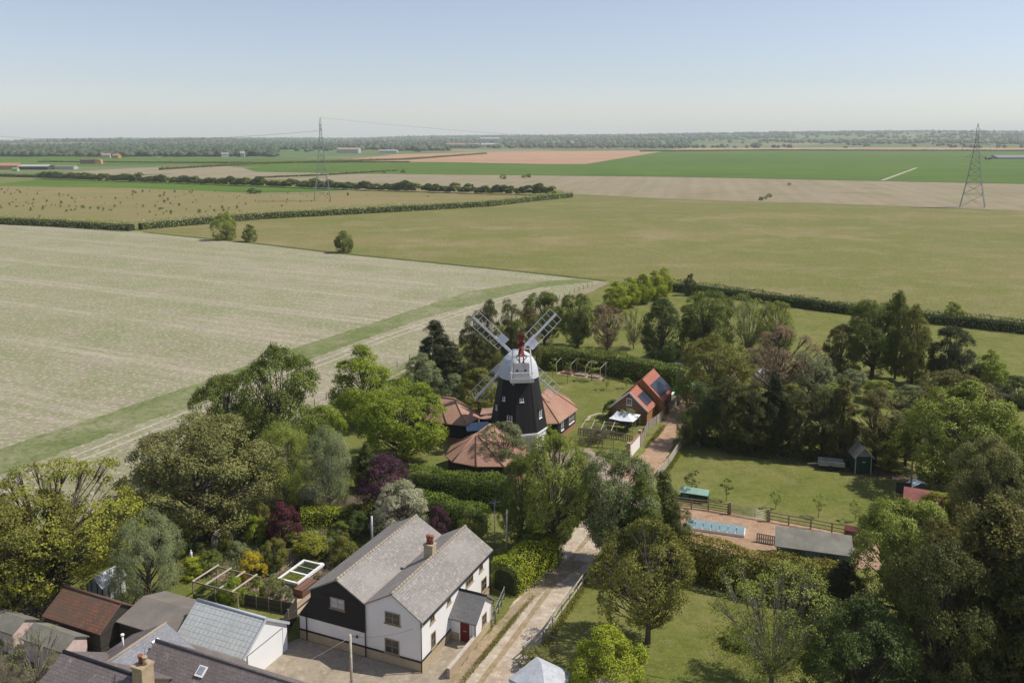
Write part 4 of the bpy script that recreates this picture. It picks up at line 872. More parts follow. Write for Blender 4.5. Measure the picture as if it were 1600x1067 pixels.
window(e, (-.05, 3.1, 2.75), -Y, -X, .8, 1.0, 2, 1, fm='white'); window(e, (-.05, 4.6, .9), -Y, -X, 1.2, 1.1, 2, 1, fm='oak')
window(e, (6.2, -.9, 1.0), X, -Y, 1.2, 1.2, 2, 1, fm='oak')
e = thing('garden_canopy', 'white four cornered fabric canopy in front of the timber house', 'canopy', (16.2, 119.0, 0), R(64))
for x in (-1.7, 1.7):
    for y in (-1.7, 1.7): MB().bar((x, y, 0), (x, y, 2.15), .06).build('leg', M['steel'], e)
m = MB(); n_ = 8
for i in range(n_):
    for j in range(n_):
        def hgt(a, b):
            x, y = a / n_ * 2 - 1, b / n_ * 2 - 1; return (x * 1.8, y * 1.8, 2.12 + .8 * (1 - max(abs(x), abs(y))) ** 1.25 - .13 * (1 - abs(x * y)) * max(abs(x), abs(y)) ** 3)
        m.poly([hgt(i, j), hgt(i + 1, j), hgt(i + 1, j + 1), hgt(i, j + 1)])
m.build('fabric_roof', M['canvas'], e)
def canopy2(p, r, zt, zb, label, mt='oldcanvas', rz=.4):
    e = thing('pointed_tent', label, 'tent', p, rz)
    for x in (-r, r):
        for y in (-r, r): MB().bar((x * .95, y * .95, 0), (x * .95, y * .95, zb), .07).build('leg', M['steel'], e)
    m = MB()
    for a, b in (((-r, -r), (r, -r)), ((r, -r), (r, r)), ((r, r), (-r, r)), ((-r, r), (-r, -r))):
        m.poly([(a[0], a[1], zb), (b[0], b[1], zb), (0, 0, zt)]); m.poly([(a[0], a[1], zb - .25), (b[0], b[1], zb - .25), (b[0], b[1], zb), (a[0], a[1], zb)])
    m.build('fabric_roof', M[mt], e); return e
p = G(846, 1034, 3.0); canopy2((p.x, p.y - .2, 0), 1.75, 3.0, 2.0, 'white pointed tent roof at the bottom edge beside the lane', rz=.9)
p = G(958, 1055, 2.6); canopy2((p.x, p.y - .2, 0), 1.3, 2.6, 1.9, 'small pale tent top poking up right of the larger white tent', 'pinkwall', .5)

# ================================================================ fences, walls and the lane side
def post_rail(name, pts, label, sp=1.85, h=1.2, nr=3, pm='post', rw=.1, cat='fence', mesh=False, px=False, bh=None):
    P = [Vector((p[0], p[1], 0)) for p in pts]; e = thing(name, label, cat, P[0]); o = P[0]
    posts = []
    for a, b in zip(P, P[1:]):
        n = max(1, round((b - a).length / sp)); posts += [a.lerp(b, i / n) - o for i in range(n)]
    posts.append(P[-1] - o)
    for p in posts: MB().bar(p - Z * .1, p + Z * h, .12, .1).build('post', M[pm], e)
    for j in range(nr):
        z = h * ((j + 1) / nr) - .08 if nr > 1 else h - .08
        m = MB()
        for a, b in zip(posts, posts[1:]): m.bar(a + Z * z, b + Z * z, .05, rw)
        m.build('rail', M[pm], e)
    return e
def board_fence(name, pts, label, h=1.5, mat='greywood', sp=2.4, pm='post', cap=True):
    P = [Vector((p[0], p[1], 0)) for p in pts]; e = thing(name, label, 'fence', P[0]); o = P[0]; ps = []
    for a, b in zip(P, P[1:]):
        n = max(1, round((b - a).length / sp)); ps += [a.lerp(b, i / n) - o for i in range(n)]
    ps.append(P[-1] - o)
    for a, b in zip(ps, ps[1:]):
        d = (b - a); nn = Vector((-d.y, d.x, 0)).normalized()
        MB().obox(a + d * .03 - nn * .02, d * .94, nn * .04, Z * h).build('panel', M[mat], e)
        MB().bar(a - Z * .1, a + Z * (h + .12), .1).build('post', M[pm], e)
    return e
post_rail('post_and_rail_fence', [(.9, 64.6), (2.6, 66.9), (4.35, 70.8), (6.0, 74.4), (7.9, 78.8)], 'sunlit post and rail fence along the near lane', nr=2, pm='palepost', rw=.15)
post_rail('post_and_rail_fence', [(2.6, 66.5), (3.7, 65.6)], 'short return of rail fence near the white tent', nr=1)
post_rail('post_and_rail_fence', [(18.6, 93.5), (22.2, 92.4), (24.2, 91.5)], 'dark post and rail fence beside the green hen house', nr=4)
post_rail('post_and_rail_fence', [(28.3, 89.6), (30.1, 88.7), (32.2, 87.8), (34.1, 86.8), (35.9, 85.9)], 'dark post and rail fence between gate and trailer', nr=3)
post_rail('paddock_fence', [(18.0, 101.6), (20.1, 105.7), (21.8, 109.6), (23.8, 114.0)], 'pale wooden fence between the lane and the paddock', h=1.15, pm='palepost', nr=4, rw=.14, sp=3.2)
e = thing('field_gate', 'wide metal field gate between two thick timber posts', 'gate', (24.4, 91.4, 0), math.atan2(-1.8, 3.8))
for x in (0, 4.15): MB().bar((x, 0, -.1), (x, 0, 1.45), .26).build('gate_post', M['post'], e)
m = MB()
for j in range(6): m.tube([(.2, 0, .2 + .19 * j), (3.95, 0, .2 + .19 * j)], .022, 5)
for x in (.2, 1.45, 2.7, 3.95): m.tube([(x, 0, .2), (x, 0, 1.15)], .025, 5)
m.build('gate_bars', M['steel'], e)
e = thing('rendered_wall', 'white rendered garden wall between two brick piers beside the lane', 'wall', (15.3, 108.0, 0), math.atan2(5.1, 2.3))
MB().box(.2, 5.3, -.1, .1, 0, 1.75).build('panel', M['render'], e); MB().box(.2, 5.3, -.14, .14, 1.752, 1.86).build('coping', M['brickred'], e)
for x in (0, 5.3): MB().box(x - .22, x + .22, -.22, .22, 0, 2.15).box(x - .28, x + .28, -.28, .28, 2.15, 2.25).build('pier', M['palewall'], e)
board_fence('panel_fence', [(17.8, 113.3), (19.6, 119.4), (21.2, 121.6), (22.6, 124.2)], 'grey boarded fence from the white wall to the timber house', 1.35)
board_fence('panel_fence', [(23.9, 127.0), (27.2, 133.0), (31.2, 139.0)], 'grey boarded fence beyond the timber house in front of the green bales', 1.5)
board_fence('lane_side_fence', [(8.0, 90.4), (9.2, 93.8), (10.6, 97.4)], 'pale boarded fence at the lane edge under the tall trees', 1.3, 'palewall')
simple('rendered_wall', MB().box(0, 3.4, -.12, .12, 0, 1.1), 'palewall', tuple(G(825, 912)), math.atan2(3.2, 1.2), 'short pale wall end under the clipped shrubs by the lane', 'wall')
post_rail('wire_fence', [HF(12.5, -1.6)[:2], HF(9, -2.3)[:2], HF(8.6, -2.5)[:2]], 'dark mesh fence beside the porch', h=1.2, nr=2, pm='net', sp=1.4)
P = [G(*q) for q in ((215, 762), (330, 708), (430, 668), (510, 625), (600, 583), (640, 566), (720, 531), (830, 486), (890, 461), (925, 447))]
post_rail('field_fence', [(p.x, p.y) for p in P], 'line of dark fence posts along the edge of the chalky field', sp=3.4, h=1.25, nr=2, rw=.02)
# fruit cage
e = thing('fruit_cage', 'netted fruit cage with raised beds on the mill lawn', 'fruit cage', (7.9, 148.6, 0), math.atan2(-4.1, 7.4))
for x in (0, 2.8, 5.6, 8.4):
    for y in (0, 2.5, 5): MB().bar((x, y, 0), (x, y, 2.1 + (.5 if y == 2.5 else 0)), .09).build('post', M['palepost'], e)
    MB().bar((x, 0, 2.1), (x, 2.5, 2.62), .06).bar((x, 2.5, 2.62), (x, 5, 2.1), .06).build('rafter', M['palepost'], e)
m = MB()
for i in range(15): m.bar((i * .6, 5.0, 0), (i * .6, 5.0, 2.1), .015).bar((i * .6, 5, 2.1), (i * .6, 2.5, 2.62), .015)
for j in range(5): m.bar((0, 5, .4 + .4 * j), (8.4, 5, .4 + .4 * j), .015).bar((0, 2.5 + j * .6, 2.6 - j * .12), (8.4, 2.5 + j * .6, 2.6 - j * .12), .015)
m.build('netting', M['net'], e)
MB().box(-.1, 8.5, -.1, 5.1, .0, .06).build('paving', M['deck'], e)
for x in (.6, 3.2, 5.9): MB().box(x, x + 2.1, .4, 4.4, .05, .35).build('raised_bed', M['brickred'] if x < 1 else M['post'], e)
# rose pergola
e = thing('rose_pergola', 'rustic trellis pergola overgrown with roses on the mill lawn', 'pergola', (9.3, 113.2, 0), math.atan2(-1.2, 4.6))
for x in (0, 1.55, 3.1, 4.6):
    for y in (0, 3.2): MB().bar((x, y, 0), (x, y, 2.35), .09).build('post', M['post'], e)
for y in (0, 3.2): MB().bar((-.2, y, 2.4), (4.8, y, 2.4), .08, .12).build('beam', M['post'], e)
m = MB()
for i in range(24): m.bar((i * .2, 0, .2), (i * .2, 0, 2.3), .025)
for j in range(6): m.bar((0, .02, .4 + .36 * j), (4.6, .02, .4 + .36 * j), .025)
m.build('trellis', M['post'], e)
for x in (.2, 1.5, 2.9, 4.3): MB().bar((x, -.2, 2.5), (x, 3.4, 2.5), .06, .09).build('rafter', M['palepost'], e)
post_rail('picket_fence', [(9.4, 117.4), (12, 116.4), (15.2, 115.4), (16.6, 114.3)], 'low dark picket fence behind the rose pergola', h=.95, sp=.35, nr=2, pm='post')
# things beyond the boarded fence
m = MB(); rn = random.Random(7); e = thing('wrapped_pile', 'pile of bright green wrapped sacks behind the boarded fence', 'pile', (27.4, 136.6, 0))
for i in range(14):
    x, y = rn.uniform(-.3, 3.0), rn.uniform(-.6, 2.6); y += x * 1.0; z = .35 + (.7 if i % 3 == 0 else 0)
    q = MB(); rr = []
    for zz, r in ((-.4, .3), (-.2, .55), (.1, .62), (.35, .4), (.45, .1)): rr.append([Vector((x + r * math.cos(t) * rn.uniform(.85, 1.15), y + r * math.sin(t) * rn.uniform(.85, 1.15), z + zz)) for t in [k * math.pi / 4 for k in range(8)]])
    loft(q, rr).build('sack', M['brightgreen'], e)
e = thing('skip', 'grey lidded bin store between the timber house and the green sacks', 'skip', (25.0, 131.6, 0), rza)
MB().box(0, 2.6, 0, 1.5, 0, 1.1).build('body', M['steel'], e); MB().slab([(-.05, -.05, 1.15), (2.65, -.05, 1.15), (2.65, 1.55, 1.35), (-.05, 1.55, 1.35)], .06).build('lid', M['canvas'], e)
# ================================================================ paddock
e = thing('green_hen_house', 'low green hen house with a pale green lid roof', 'hen house', (19.6, 95.3, 0), math.atan2(-1.2, 3.2))
MB().prism([(0, 0, 0), (0, 1.5, 0), (0, 1.5, 1.0), (0, .75, 1.3), (0, 0, 1.0)], (3.1, 0, 0)).build('body', M['darkgreen'], e)
MB().slab([(-.1, -.15, 1.0), (3.2, -.15, 1.0), (3.2, .75, 1.4), (-.1, .75, 1.4)], .05).slab([(-.1, .752, 1.4), (3.2, .752, 1.4), (3.2, 1.65, 1.0), (-.1, 1.65, 1.0)], .05).build('roof', M['palegreen'], e)
MB().box(.2, .95, -.04, 0, .1, .8).build('hatch', M['greenpaint'], e)
e = thing('cold_frame', 'long row of pale blue panels set in a white frame on the gravel yard', 'cold frame', (18.7, 87.6, 0), math.atan2(-1.9, 5.7))
MB().box(0, 6.1, 0, 1.75, 0, .35).build('base', M['white'], e)
for i in range(7): MB().obox((.06 + i * .865, .07, .36), (.78, 0, 0), (0, 1.6, .18), (0, 0, .04)).build('panel', M['bluepane'], e)
e = thing('stable_block', 'long low stable with a grey brown roof and blue boarded front', 'stable', (26.3, 80.6, 0), math.atan2(-2.0, 6.4))
MB().box(0, 6.9, 0, 2.6, 0, 1.75).build('wall', M['bluewall'], e); MB().slab([(-.2, -.35, 1.8), (7.1, -.35, 1.8), (7.1, 2.8, 2.5), (-.2, 2.8, 2.5)], .1).build('roof', M['felt2'], e)
for x in (1.6, 4.7): window(e, (x, 0, .75), X, -Y, .7, .75, 1, 2, fm='black')
for x in (1.2, 2.6, 4.2, 5.6): MB().box(x, x + .06, -.03, 0, 0, 1.75).build('batten', M['black'], e)
post_rail('picket_fence', [(25.6, 84.9), (27.4, 84.1)], 'short pale picket fence at the end of the stable', h=1.0, sp=.22, nr=2, pm='palepost')
e = thing('paddock_hut', 'small green hut with a grey pitched roof under the dark conifers', 'hut', (42.9, 103.0, 0), R(-3))
MB().prism([(.1, 0, .1), (2.0, 0, .1), (2.0, 0, 2.25), (1.05, 0, 3.3), (.1, 0, 2.25)], (0, 2.2, 0)).build('wall', M['darkgreen'], e)
for s in (-1, 1): MB().slab([(1.05 + s * .001, -.25, 3.5), (1.05 + s * 1.2, -.25, 2.15), (1.05 + s * 1.2, 2.4, 2.15), (1.05 + s * .001, 2.4, 3.5)], .08).build('roof', M['felt2'], e)
MB().prism([(.15, -.02, 2.3), (1.95, -.02, 2.3), (1.05, -.02, 3.35)], (0, -.03, 0)).build('gable_panel', M['cladgrey'], e)
for x in (.05, 1.95): MB().box(x, x + .1, -.05, .05, 0, 2.25).build('corner_post', M['palepost'], e)
MB().bar((1.05, -.28, 3.5), (2.26, -.28, 2.15), .05, .14).bar((1.05, -.28, 3.5), (-.16, -.28, 2.15), .05, .14).build('barge_board', M['palepost'], e)
MB().box(.9, 1.3, -.04, 0, 1.5, 1.65).build('sign_plate', M['palepost'], e)
def wheel(m, x, y, z, r, w_): return m.tube([(x, y - w_ / 2, z), (x, y + w_ / 2, z)], r, 12)
e = thing('farm_trailer', 'grey flat sided farm trailer parked in the shade left of the green hut', 'trailer', (38.9, 104.3, 0), R(-14))
MB().box(0, 3.1, 0, 1.5, .62, .72).build('bed', M['steel'], e)
for y in (0, 1.46): MB().box(0, 3.1, y, y + .05, .72, 1.2).build('side_board', M['cladgrey'], e)
for y in (-.1, 1.6): wheel(MB(), 1.4, y, .36, .36, .2).build('wheel', M['rubber'], e)
MB().bar((0, .75, .62), (-1.3, .75, .45), .1).build('drawbar', M['steel'], e)
e = thing('equipment_screen', 'dark boarded screen with a tall rusty post at the paddock corner', 'screen', (45.0, 96.0, 0), R(-5))
MB().box(0, 1.6, 0, .08, 0, 1.8).build('panel', M['darkwood'], e); MB().bar((1.65, .05, -.1), (1.65, .05, 4.4), .16).build('post', M['post'], e)
e = thing('quad_bike', 'quad bike with red bodywork parked beyond the dark screen', 'quad bike', (49.5, 95.2, 0), R(20))
for x in (.3, 1.5):
    for y in (0, 1.0): wheel(MB(), x, y, .3, .3, .22).build('wheel', M['rubber'], e)
MB().prism([(0, .2, .4), (1.8, .2, .4), (1.9, .2, .65), (1.4, .2, .95), (1.15, .2, .75), (.1, .2, .8)], (0, .6, 0)).build('body', M['redpaint'], e)
MB().box(.25, .95, .3, .7, .8, .95).build('seat', M['black'], e); MB().bar((1.3, .1, 1.15), (1.3, .9, 1.15), .04).bar((1.4, .5, .85), (1.3, .5, 1.15), .04).build('handlebar', M['black'], e)
e = thing('covered_machine', 'old machine under a pale torn sheet between the screen and the trees', 'machine', (47.2, 96.6, 0), R(10))
MB().prism([(0, 0, .3), (1.9, 0, .3), (1.7, 0, 1.1), (.9, 0, 1.35), (.1, 0, .9)], (0, 1.2, 0)).build('body', M['cladgrey'], e)
MB().slab([(-.1, -.1, 1.0), (1.0, -.15, 1.5), (1.1, 1.3, 1.45), (0, 1.3, 1.0)], .04).slab([(1.0, -.15, 1.52), (2.0, -.1, 1.2), (2.1, 1.2, 1.15), (1.1, 1.3, 1.47)], .04).build('sheet', M['canvas'], e)
for x in (.3, 1.6): wheel(MB(), x, -.08, .28, .28, .14).build('wheel', M['rubber'], e)
e = thing('blue_barrel', 'blue plastic barrel lying beside the quad bike', 'barrel', (51.6, 96.0, .32), R(30))
MB().tube([(0, 0, 0), (.1, 0, 0), (.45, 0, 0), (.8, 0, 0), (.9, 0, 0)], [.26, .3, .32, .3, .26], 12).build('drum', M['blue'], e)
for x in (.22, .65): MB().tube([(x, 0, 0), (x + .05, 0, 0)], .335, 12).build('hoop', M['blue'], e)
e = thing('red_roofed_shed', 'shed with a faded red metal roof half hidden by the olive tree', 'shed', G(1412, 808), math.atan2(-3.2, 6.5))
MB().box(0, 5.6, 0, 2.4, 0, 1.9).build('wall', M['darkwood'], e); MB().slab([(-.2, -.3, 1.95), (5.8, -.3, 1.95), (5.8, 2.6, 2.6), (-.2, 2.6, 2.6)], .08).build('roof', plain('faded_red_sheet', (.24, .085, .07), .7, 0, .3, 1), e)
e = thing('small_van', 'small dark red vehicle beside the end of the stable', 'vehicle', (34.4, 84.2, 0), R(-20))
MB().prism([(0, 0, .35), (2.6, 0, .35), (2.6, 0, .9), (1.7, 0, 1.0), (1.2, 0, 1.55), (.1, 0, 1.6), (0, 0, 1.0)], (0, 1.4, 0)).build('body', M['redpaint'], e)
MB().prism([(1.25, -.02, 1.05), (1.62, -.02, 1.02), (1.22, -.02, 1.45), (.3, -.02, 1.5), (.25, -.02, 1.05)], (0, 1.44, 0)).build('window', M['glass'], e)
for x in (.5, 2.05):
    for y in (-.02, 1.42): wheel(MB(), x, y, .3, .3, .16).build('wheel', M['rubber'], e)
simple('garden_shed', MB().prism([(0, 0, 0), (2.4, 0, 0), (2.4, 0, 1.8), (1.2, 0, 2.5), (0, 0, 1.8)], (0, 2, 0)), 'canvas', tuple(G(1192, 602)), .3, 'pale shed glimpsed behind the pinkish bare tree', 'shed')
e = thing('blue_canopy', 'small blue awning behind the long hedge', 'awning', G(1054, 582), .2)
for x in (0, 1.4): MB().bar((x, 0, 0), (x, 0, 1.2), .07).build('leg', M['steel'], e)
MB().slab([(-.1, -.2, 1.2), (1.5, -.2, 1.2), (1.5, 1.0, 1.5), (-.1, 1.0, 1.5)], .06).build('fabric', M['blue'], e)
simple('sand_mound', MB().tube([(0, 0, -.1), (0, 0, .5), (0, 0, 1.1)], [3.2, 2.2, .4], 14), 'palewall', tuple(G(607, 722)), 0, 'pale heap of sand behind the copper tree', 'heap')
board_fence('panel_fence', [HF(-1.7, 12.5)[:2], HF(2.55, 13.9)[:2]], 'dark boarded fence filling the gap between the garage and the black gable', 1.9, 'darkwood')

# ================================================================ pylons and wires
def pylon(p, h, rz, label, base=7.2, mat='pylon'):
    e = thing('electricity_pylon', label, 'pylon', p, rz, 'pylons of the power line across the fields')
    w = lambda t: base / 2 * max(.055, (1 - t) ** 1.55 * .93 + .07 * (1 - t)) + .32 * (t < .93)
    ts = [0, .16, .28, .38, .46, .53, .6, .66, .72, .77, .82, .87, .92, 1.0]; m = MB()
    for sx, sy in ((1, 1), (-1, 1), (-1, -1), (1, -1)):
        leg = MB()
        for a, b in zip(ts, ts[1:]): leg.bar((sx * w(a), sy * w(a), h * a), (sx * w(b) * (b < 1), sy * w(b) * (b < 1), h * b), .26 if b < .6 else .2)
        leg.build('leg', M[mat], e)
    for a, b in zip(ts[:-1], ts[1:-1]):
        A, B = w(a), w(b)
        for (x0, y0), (x1, y1) in (((1, 1), (-1, 1)), ((-1, 1), (-1, -1)), ((-1, -1), (1, -1)), ((1, -1), (1, 1))):
            m.bar((x0 * A, y0 * A, h * a), (x1 * B, y1 * B, h * b), .13).bar((x1 * A, y1 * A, h * a), (x0 * B, y0 * B, h * b), .13).bar((x0 * B, y0 * B, h * b), (x1 * B, y1 * B, h * b), .13)
    m.build('bracing', M[mat], e)
    for t, l in ((.90, 5.0), (.745, 7.2), (.60, 5.8)):
        for s in (-1, 1):
            q = w(t); z = h * t; arm = MB()
            for y in (-q, q): arm.bar((s * q, y, z), (s * l, 0, z), .14).bar((s * q, y, z + h * .035), (s * l, 0, z), .12)
            a_ = arm.build('crossarm', M[mat], e)
            MB().tube([(s * l, 0, z), (s * l, 0, z - 3.0)], .14, 6).build('insulator', M['insulator'], a_)
    return e
M['pylon'] = plain('pylon_steel', (.27, .30, .29), .6, .3, .1); M['insulator'] = plain('insulator', (.5, .55, .55), .3, 0, .1)
pl = G(504, 314); pr = G(1519, 324.5); hl = HT(pl, 184); hr = HT(pr, 193)
lineaz = math.atan2(pr.y - pl.y, pr.x - pl.x)
pylon(pl, hl, R(104), 'tall lattice pylon standing in the scrub meadow at the left', 10); pylon(pr, hr, R(-30), 'tall lattice pylon standing in the tan field at the right', 12.5)
d = Vector((math.cos(lineaz), math.sin(lineaz), 0)); sde = Vector((-d.y, d.x, 0))
for t, l, nm in ((.90, 4.4, 'top'), (.745, 6.2, 'middle'), (.60, 4.8, 'bottom')):
    for s in (-1,) if t != .90 else (-1, 1):
        a = pl + sde * s * l + Z * (hl * t - 3)
        b = pl - d * 330 + Vector((-40, 160, 0)) + sde * s * l + Z * (hl * t - 3)
        wire(a, b, 'power cable %s %s running left from the left pylon' % (nm, 'near side' if s < 0 else 'far side'), 7, .05, 'pylon')
a = pl + Z * hl; wire(a, pl + d * 300 + Vector((60, 60, 0)) + Z * 38, 'power cable running right from the top of the left pylon', 6, .05, 'pylon')

# ================================================================ far buildings
def far_block(name, px, py, w_, h_, dp, wallm, roofm, label, rz=0, pitch=1.5, cat='building', n=0, off=0):
    p = G(px, py); e = thing(name, label, cat, p, rz)
    MB().prism([(-w_ / 2, 0, 0), (-w_ / 2, dp, 0), (-w_ / 2, dp, h_), (-w_ / 2, dp / 2, h_ + pitch), (-w_ / 2, 0, h_)], (w_, 0, 0)).build('wall', M[wallm], e)
    for s, y in ((-1, -.4), (1, dp + .4)): MB().slab([(-w_ / 2 - .3, dp / 2 + s * .01, h_ + pitch + .2), (w_ / 2 + .3, dp / 2 + s * .01, h_ + pitch + .2), (w_ / 2 + .3, y, h_ + .1), (-w_ / 2 - .3, y, h_ + .1)], .2).build('roof', M[roofm], e)
    for i in range(n): MB().box(-w_ / 2 + w_ * (i + .3) / n, -w_ / 2 + w_ * (i + .7) / n, -.1, 0, 0, h_ * .75).build('opening', M['black'], e)
    return e
M['stackdark'] = plain('stack_dark_side', (.17, .12, .10), .8, 0, .2)  # darker tone for the left part of the straw stack
p = G(143, 256.5)
e = thing('straw_stack', 'long stack of orange straw bales in the far left field', 'straw stack', p, R(8))
MB().box(-16, 5, 0, 10, 0, 6.3).prism([(-16, 0, 6.3), (-16, 10, 6.3), (-16, 5, 7.6)], (21, 0, 0)).build('dark_side', M['stackdark'], e)  # left part of the stack, darker than the straw end
MB().prism([(5.05, 0, 0), (14, 0, 0), (12.6, 0, 6.4), (5.05, 0, 7.4)], (0, 10, 0)).build('straw_end', M['farbrick'], e)
far_block('farm_shed', 52, 265.5, 36, 4, 16, 'darkwood', 'farwhite', 'long farm shed with a pale roof below the left straw stack', 0, 2)
far_block('farm_shed', 100, 265, 24, 3.4, 12, 'farwhite', 'felt2', 'lower grey roofed farm shed right of the pale roofed one', 0, 1.6)
far_block('farm_shed', 8, 265.5, 30, 5, 14, 'farbrick', 'tile', 'brown roofed farm building at the far left edge', 0, 3)
far_block('farm_shed', 23, 268, 6, 3, 5, 'farwhite', 'brightgreen', 'tiny white hut with a green roof at the far left edge', 0, 1)
far_block('warehouse', 543, 239.5, 52, 9, 40, 'farwhite', 'oak', 'long pale warehouse with a tan roof right of the left pylon', 0, 3.5)
far_block('warehouse', 606, 239, 44, 5, 26, 'farwhite', 'farwhite', 'lower white roofed warehouse right of the tan roofed one', 0, 2)
far_block('far_house', 165, 247.5, 15, 6, 9, 'farwhite', 'tile', 'white walled farmhouse behind the straw stack', .2, 3, cat='house')
far_block('far_house', 180, 247.5, 13, 5, 9, 'farbrick', 'tile', 'red roofed farmhouse right of the white walled one', -.2, 3, cat='house')
far_block('far_house', 352, 246, 14, 6, 9, 'farwhite', 'slate', 'pale cottage at the right end of the left wood', .4, 3, cat='house')
far_block('far_house', 379, 245.5, 8, 7, 6, 'farwhite', 'farwhite', 'small bright white gabled house left of the pylon', .1, 4, cat='house')
for i, (px, py, w_, wm, rm, lb) in enumerate(((705, 227.5, 40, 'farwhite', 'tile', 'distant orange roofed village house left of the white factory'), (722, 227.3, 46, 'farbrick', 'tile', 'distant red brick village block beside the white factory'), (738, 227.5, 50, 'farwhite', 'slate', 'distant white village terrace below the factory'), (765, 227.5, 60, 'farwhite', 'farwhite', 'distant pinkish white shed right of the village terrace'))):
    p = G(px, py); x, y = p.x * 3300 / p.y, 3300.0
    e = far_block('village_building', px, 231.5, w_ * 1.1, 9, 20, wm, rm, lb, 0, 5); e.location = (x, y, terr(x, y) - 1)
x, y = -35 * 4300 / 1355, 4300.0
e = far_block('factory', 761, 232, 95, 22, 50, 'farwhite', 'farwhite', 'large white factory building near the horizon', 0, 5); e.location = (x, y, terr(x, y))
far_block('glasshouse', 1585, 249, 60, 3, 30, 'cladgrey', 'bslate', 'dark grey sheeted mound of sheds behind the right pylon', 0, 4)
far_block('hay_trailer', 1545, 250, 9, 4, 5, 'darkwood', 'felt', 'dark farm trailer just right of the right pylon', 0, 1.5, cat='trailer')

# ================================================================ woods towards the horizon
def blob_mesh(name, items, lm, seed=1):
    """items: (x, y, z, width, height)"""
    rng = np.random.default_rng(seed); bm = bmesh.new(); bmesh.ops.create_icosphere(bm, subdivisions=2, radius=.5)
    V0 = np.array([v.co[:] for v in bm.verts]); F0 = np.array([[v.index for v in f.verts] for f in bm.faces]); bm.free()
    n = len(items); I = np.array(items); nv, nf = len(V0), len(F0)
    jit = 1 + .28 * rng.normal(size=(n, nv, 1)); A = rng.uniform(0, 6.28, n); c, s_ = np.cos(A), np.sin(A)
    V = V0[None] * jit; x = V[..., 0] * c[:, None] - V[..., 1] * s_[:, None]; y = V[..., 0] * s_[:, None] + V[..., 1] * c[:, None]
    z = V[..., 2] * I[:, 4:5] + I[:, 4:5] * .42
    P = np.stack([x * I[:, 3:4] + I[:, 0:1], y * I[:, 3:4] + I[:, 1:2], z + I[:, 2:3]], -1).reshape(-1, 3)
    F = (F0[None] + (np.arange(n) * nv)[:, None, None]).reshape(-1)
    me = bpy.data.meshes.new(name); me.vertices.add(len(P)); me.loops.add(len(F)); me.polygons.add(n * nf)
    me.vertices.foreach_set('co', P.reshape(-1).astype(np.float32)); me.loops.foreach_set('vertex_index', F.astype(np.int32))
    me.polygons.foreach_set('loop_start', np.arange(0, len(F), 3, dtype=np.int32)); me.polygons.foreach_set('loop_total', np.full(n * nf, 3, dtype=np.int32))
    tone = np.repeat(rng.random(n) ** 1.3, nf) * .7 + .3 * rng.random(n * nf)
    a = me.attributes.new('tone', 'FLOAT', 'FACE'); a.data.foreach_set('value', tone.astype(np.float32)); me.update(calc_edges=True)
    me.materials.append(M[lm]); return me
rn = random.Random(11)
def vnoise(x, y):
    def h(i, j): return (math.sin(i * 127.1 + j * 311.7) * 43758.5453) % 1.0
    i, j = math.floor(x), math.floor(y); fx, fy = x - i, y - j; fx = fx * fx * (3 - 2 * fx); fy = fy * fy * (3 - 2 * fy)
    return (h(i, j) * (1 - fx) + h(i + 1, j) * fx) * (1 - fy) + (h(i, j + 1) * (1 - fx) + h(i + 1, j + 1) * fx) * fy
def wood(name, n, x0, x1, d0, d1, dens, label, lm='far', seed=1, clump=.0012, size=(8, 13), hmul=1.0):
    rn = random.Random(seed); it = []
    while len(it) < n:
        dd = d0 * (d1 / d0) ** rn.random(); px = rn.uniform(x0, x1); y = dd; x = (px - 800) / 1355.5 * y
        if vnoise(x * clump + seed * 9, y * clump * 1.6) * .7 + vnoise(x * clump * 3.1, y * clump * 4) * .3 < 1 - dens: 
            if rn.random() > .04: continue
        k = rn.uniform(*size) * (1 + dd / 30000)
        it.append((x, y, terr(x, y) - .6, k * rn.uniform(1, 1.6), k * rn.uniform(.8, 1.15) * hmul))
    o = bpy.data.objects.new(name, blob_mesh(name, it, lm, seed)); col.objects.link(o); return tag(o, label, 'woodland', kind='stuff')
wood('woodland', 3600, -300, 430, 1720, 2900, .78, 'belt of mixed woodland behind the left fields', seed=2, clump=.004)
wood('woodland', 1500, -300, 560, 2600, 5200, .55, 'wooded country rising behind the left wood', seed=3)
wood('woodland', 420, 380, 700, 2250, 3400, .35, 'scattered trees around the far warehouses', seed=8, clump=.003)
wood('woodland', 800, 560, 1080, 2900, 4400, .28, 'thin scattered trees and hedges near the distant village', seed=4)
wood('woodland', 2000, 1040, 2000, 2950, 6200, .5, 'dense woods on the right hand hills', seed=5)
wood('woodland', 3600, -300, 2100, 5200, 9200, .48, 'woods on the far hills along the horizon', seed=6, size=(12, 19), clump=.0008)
wood('woodland', 3200, -400, 2200, 8300, 9300, .85, 'dark tree line on the skyline', seed=7, size=(12, 17), clump=.0006)

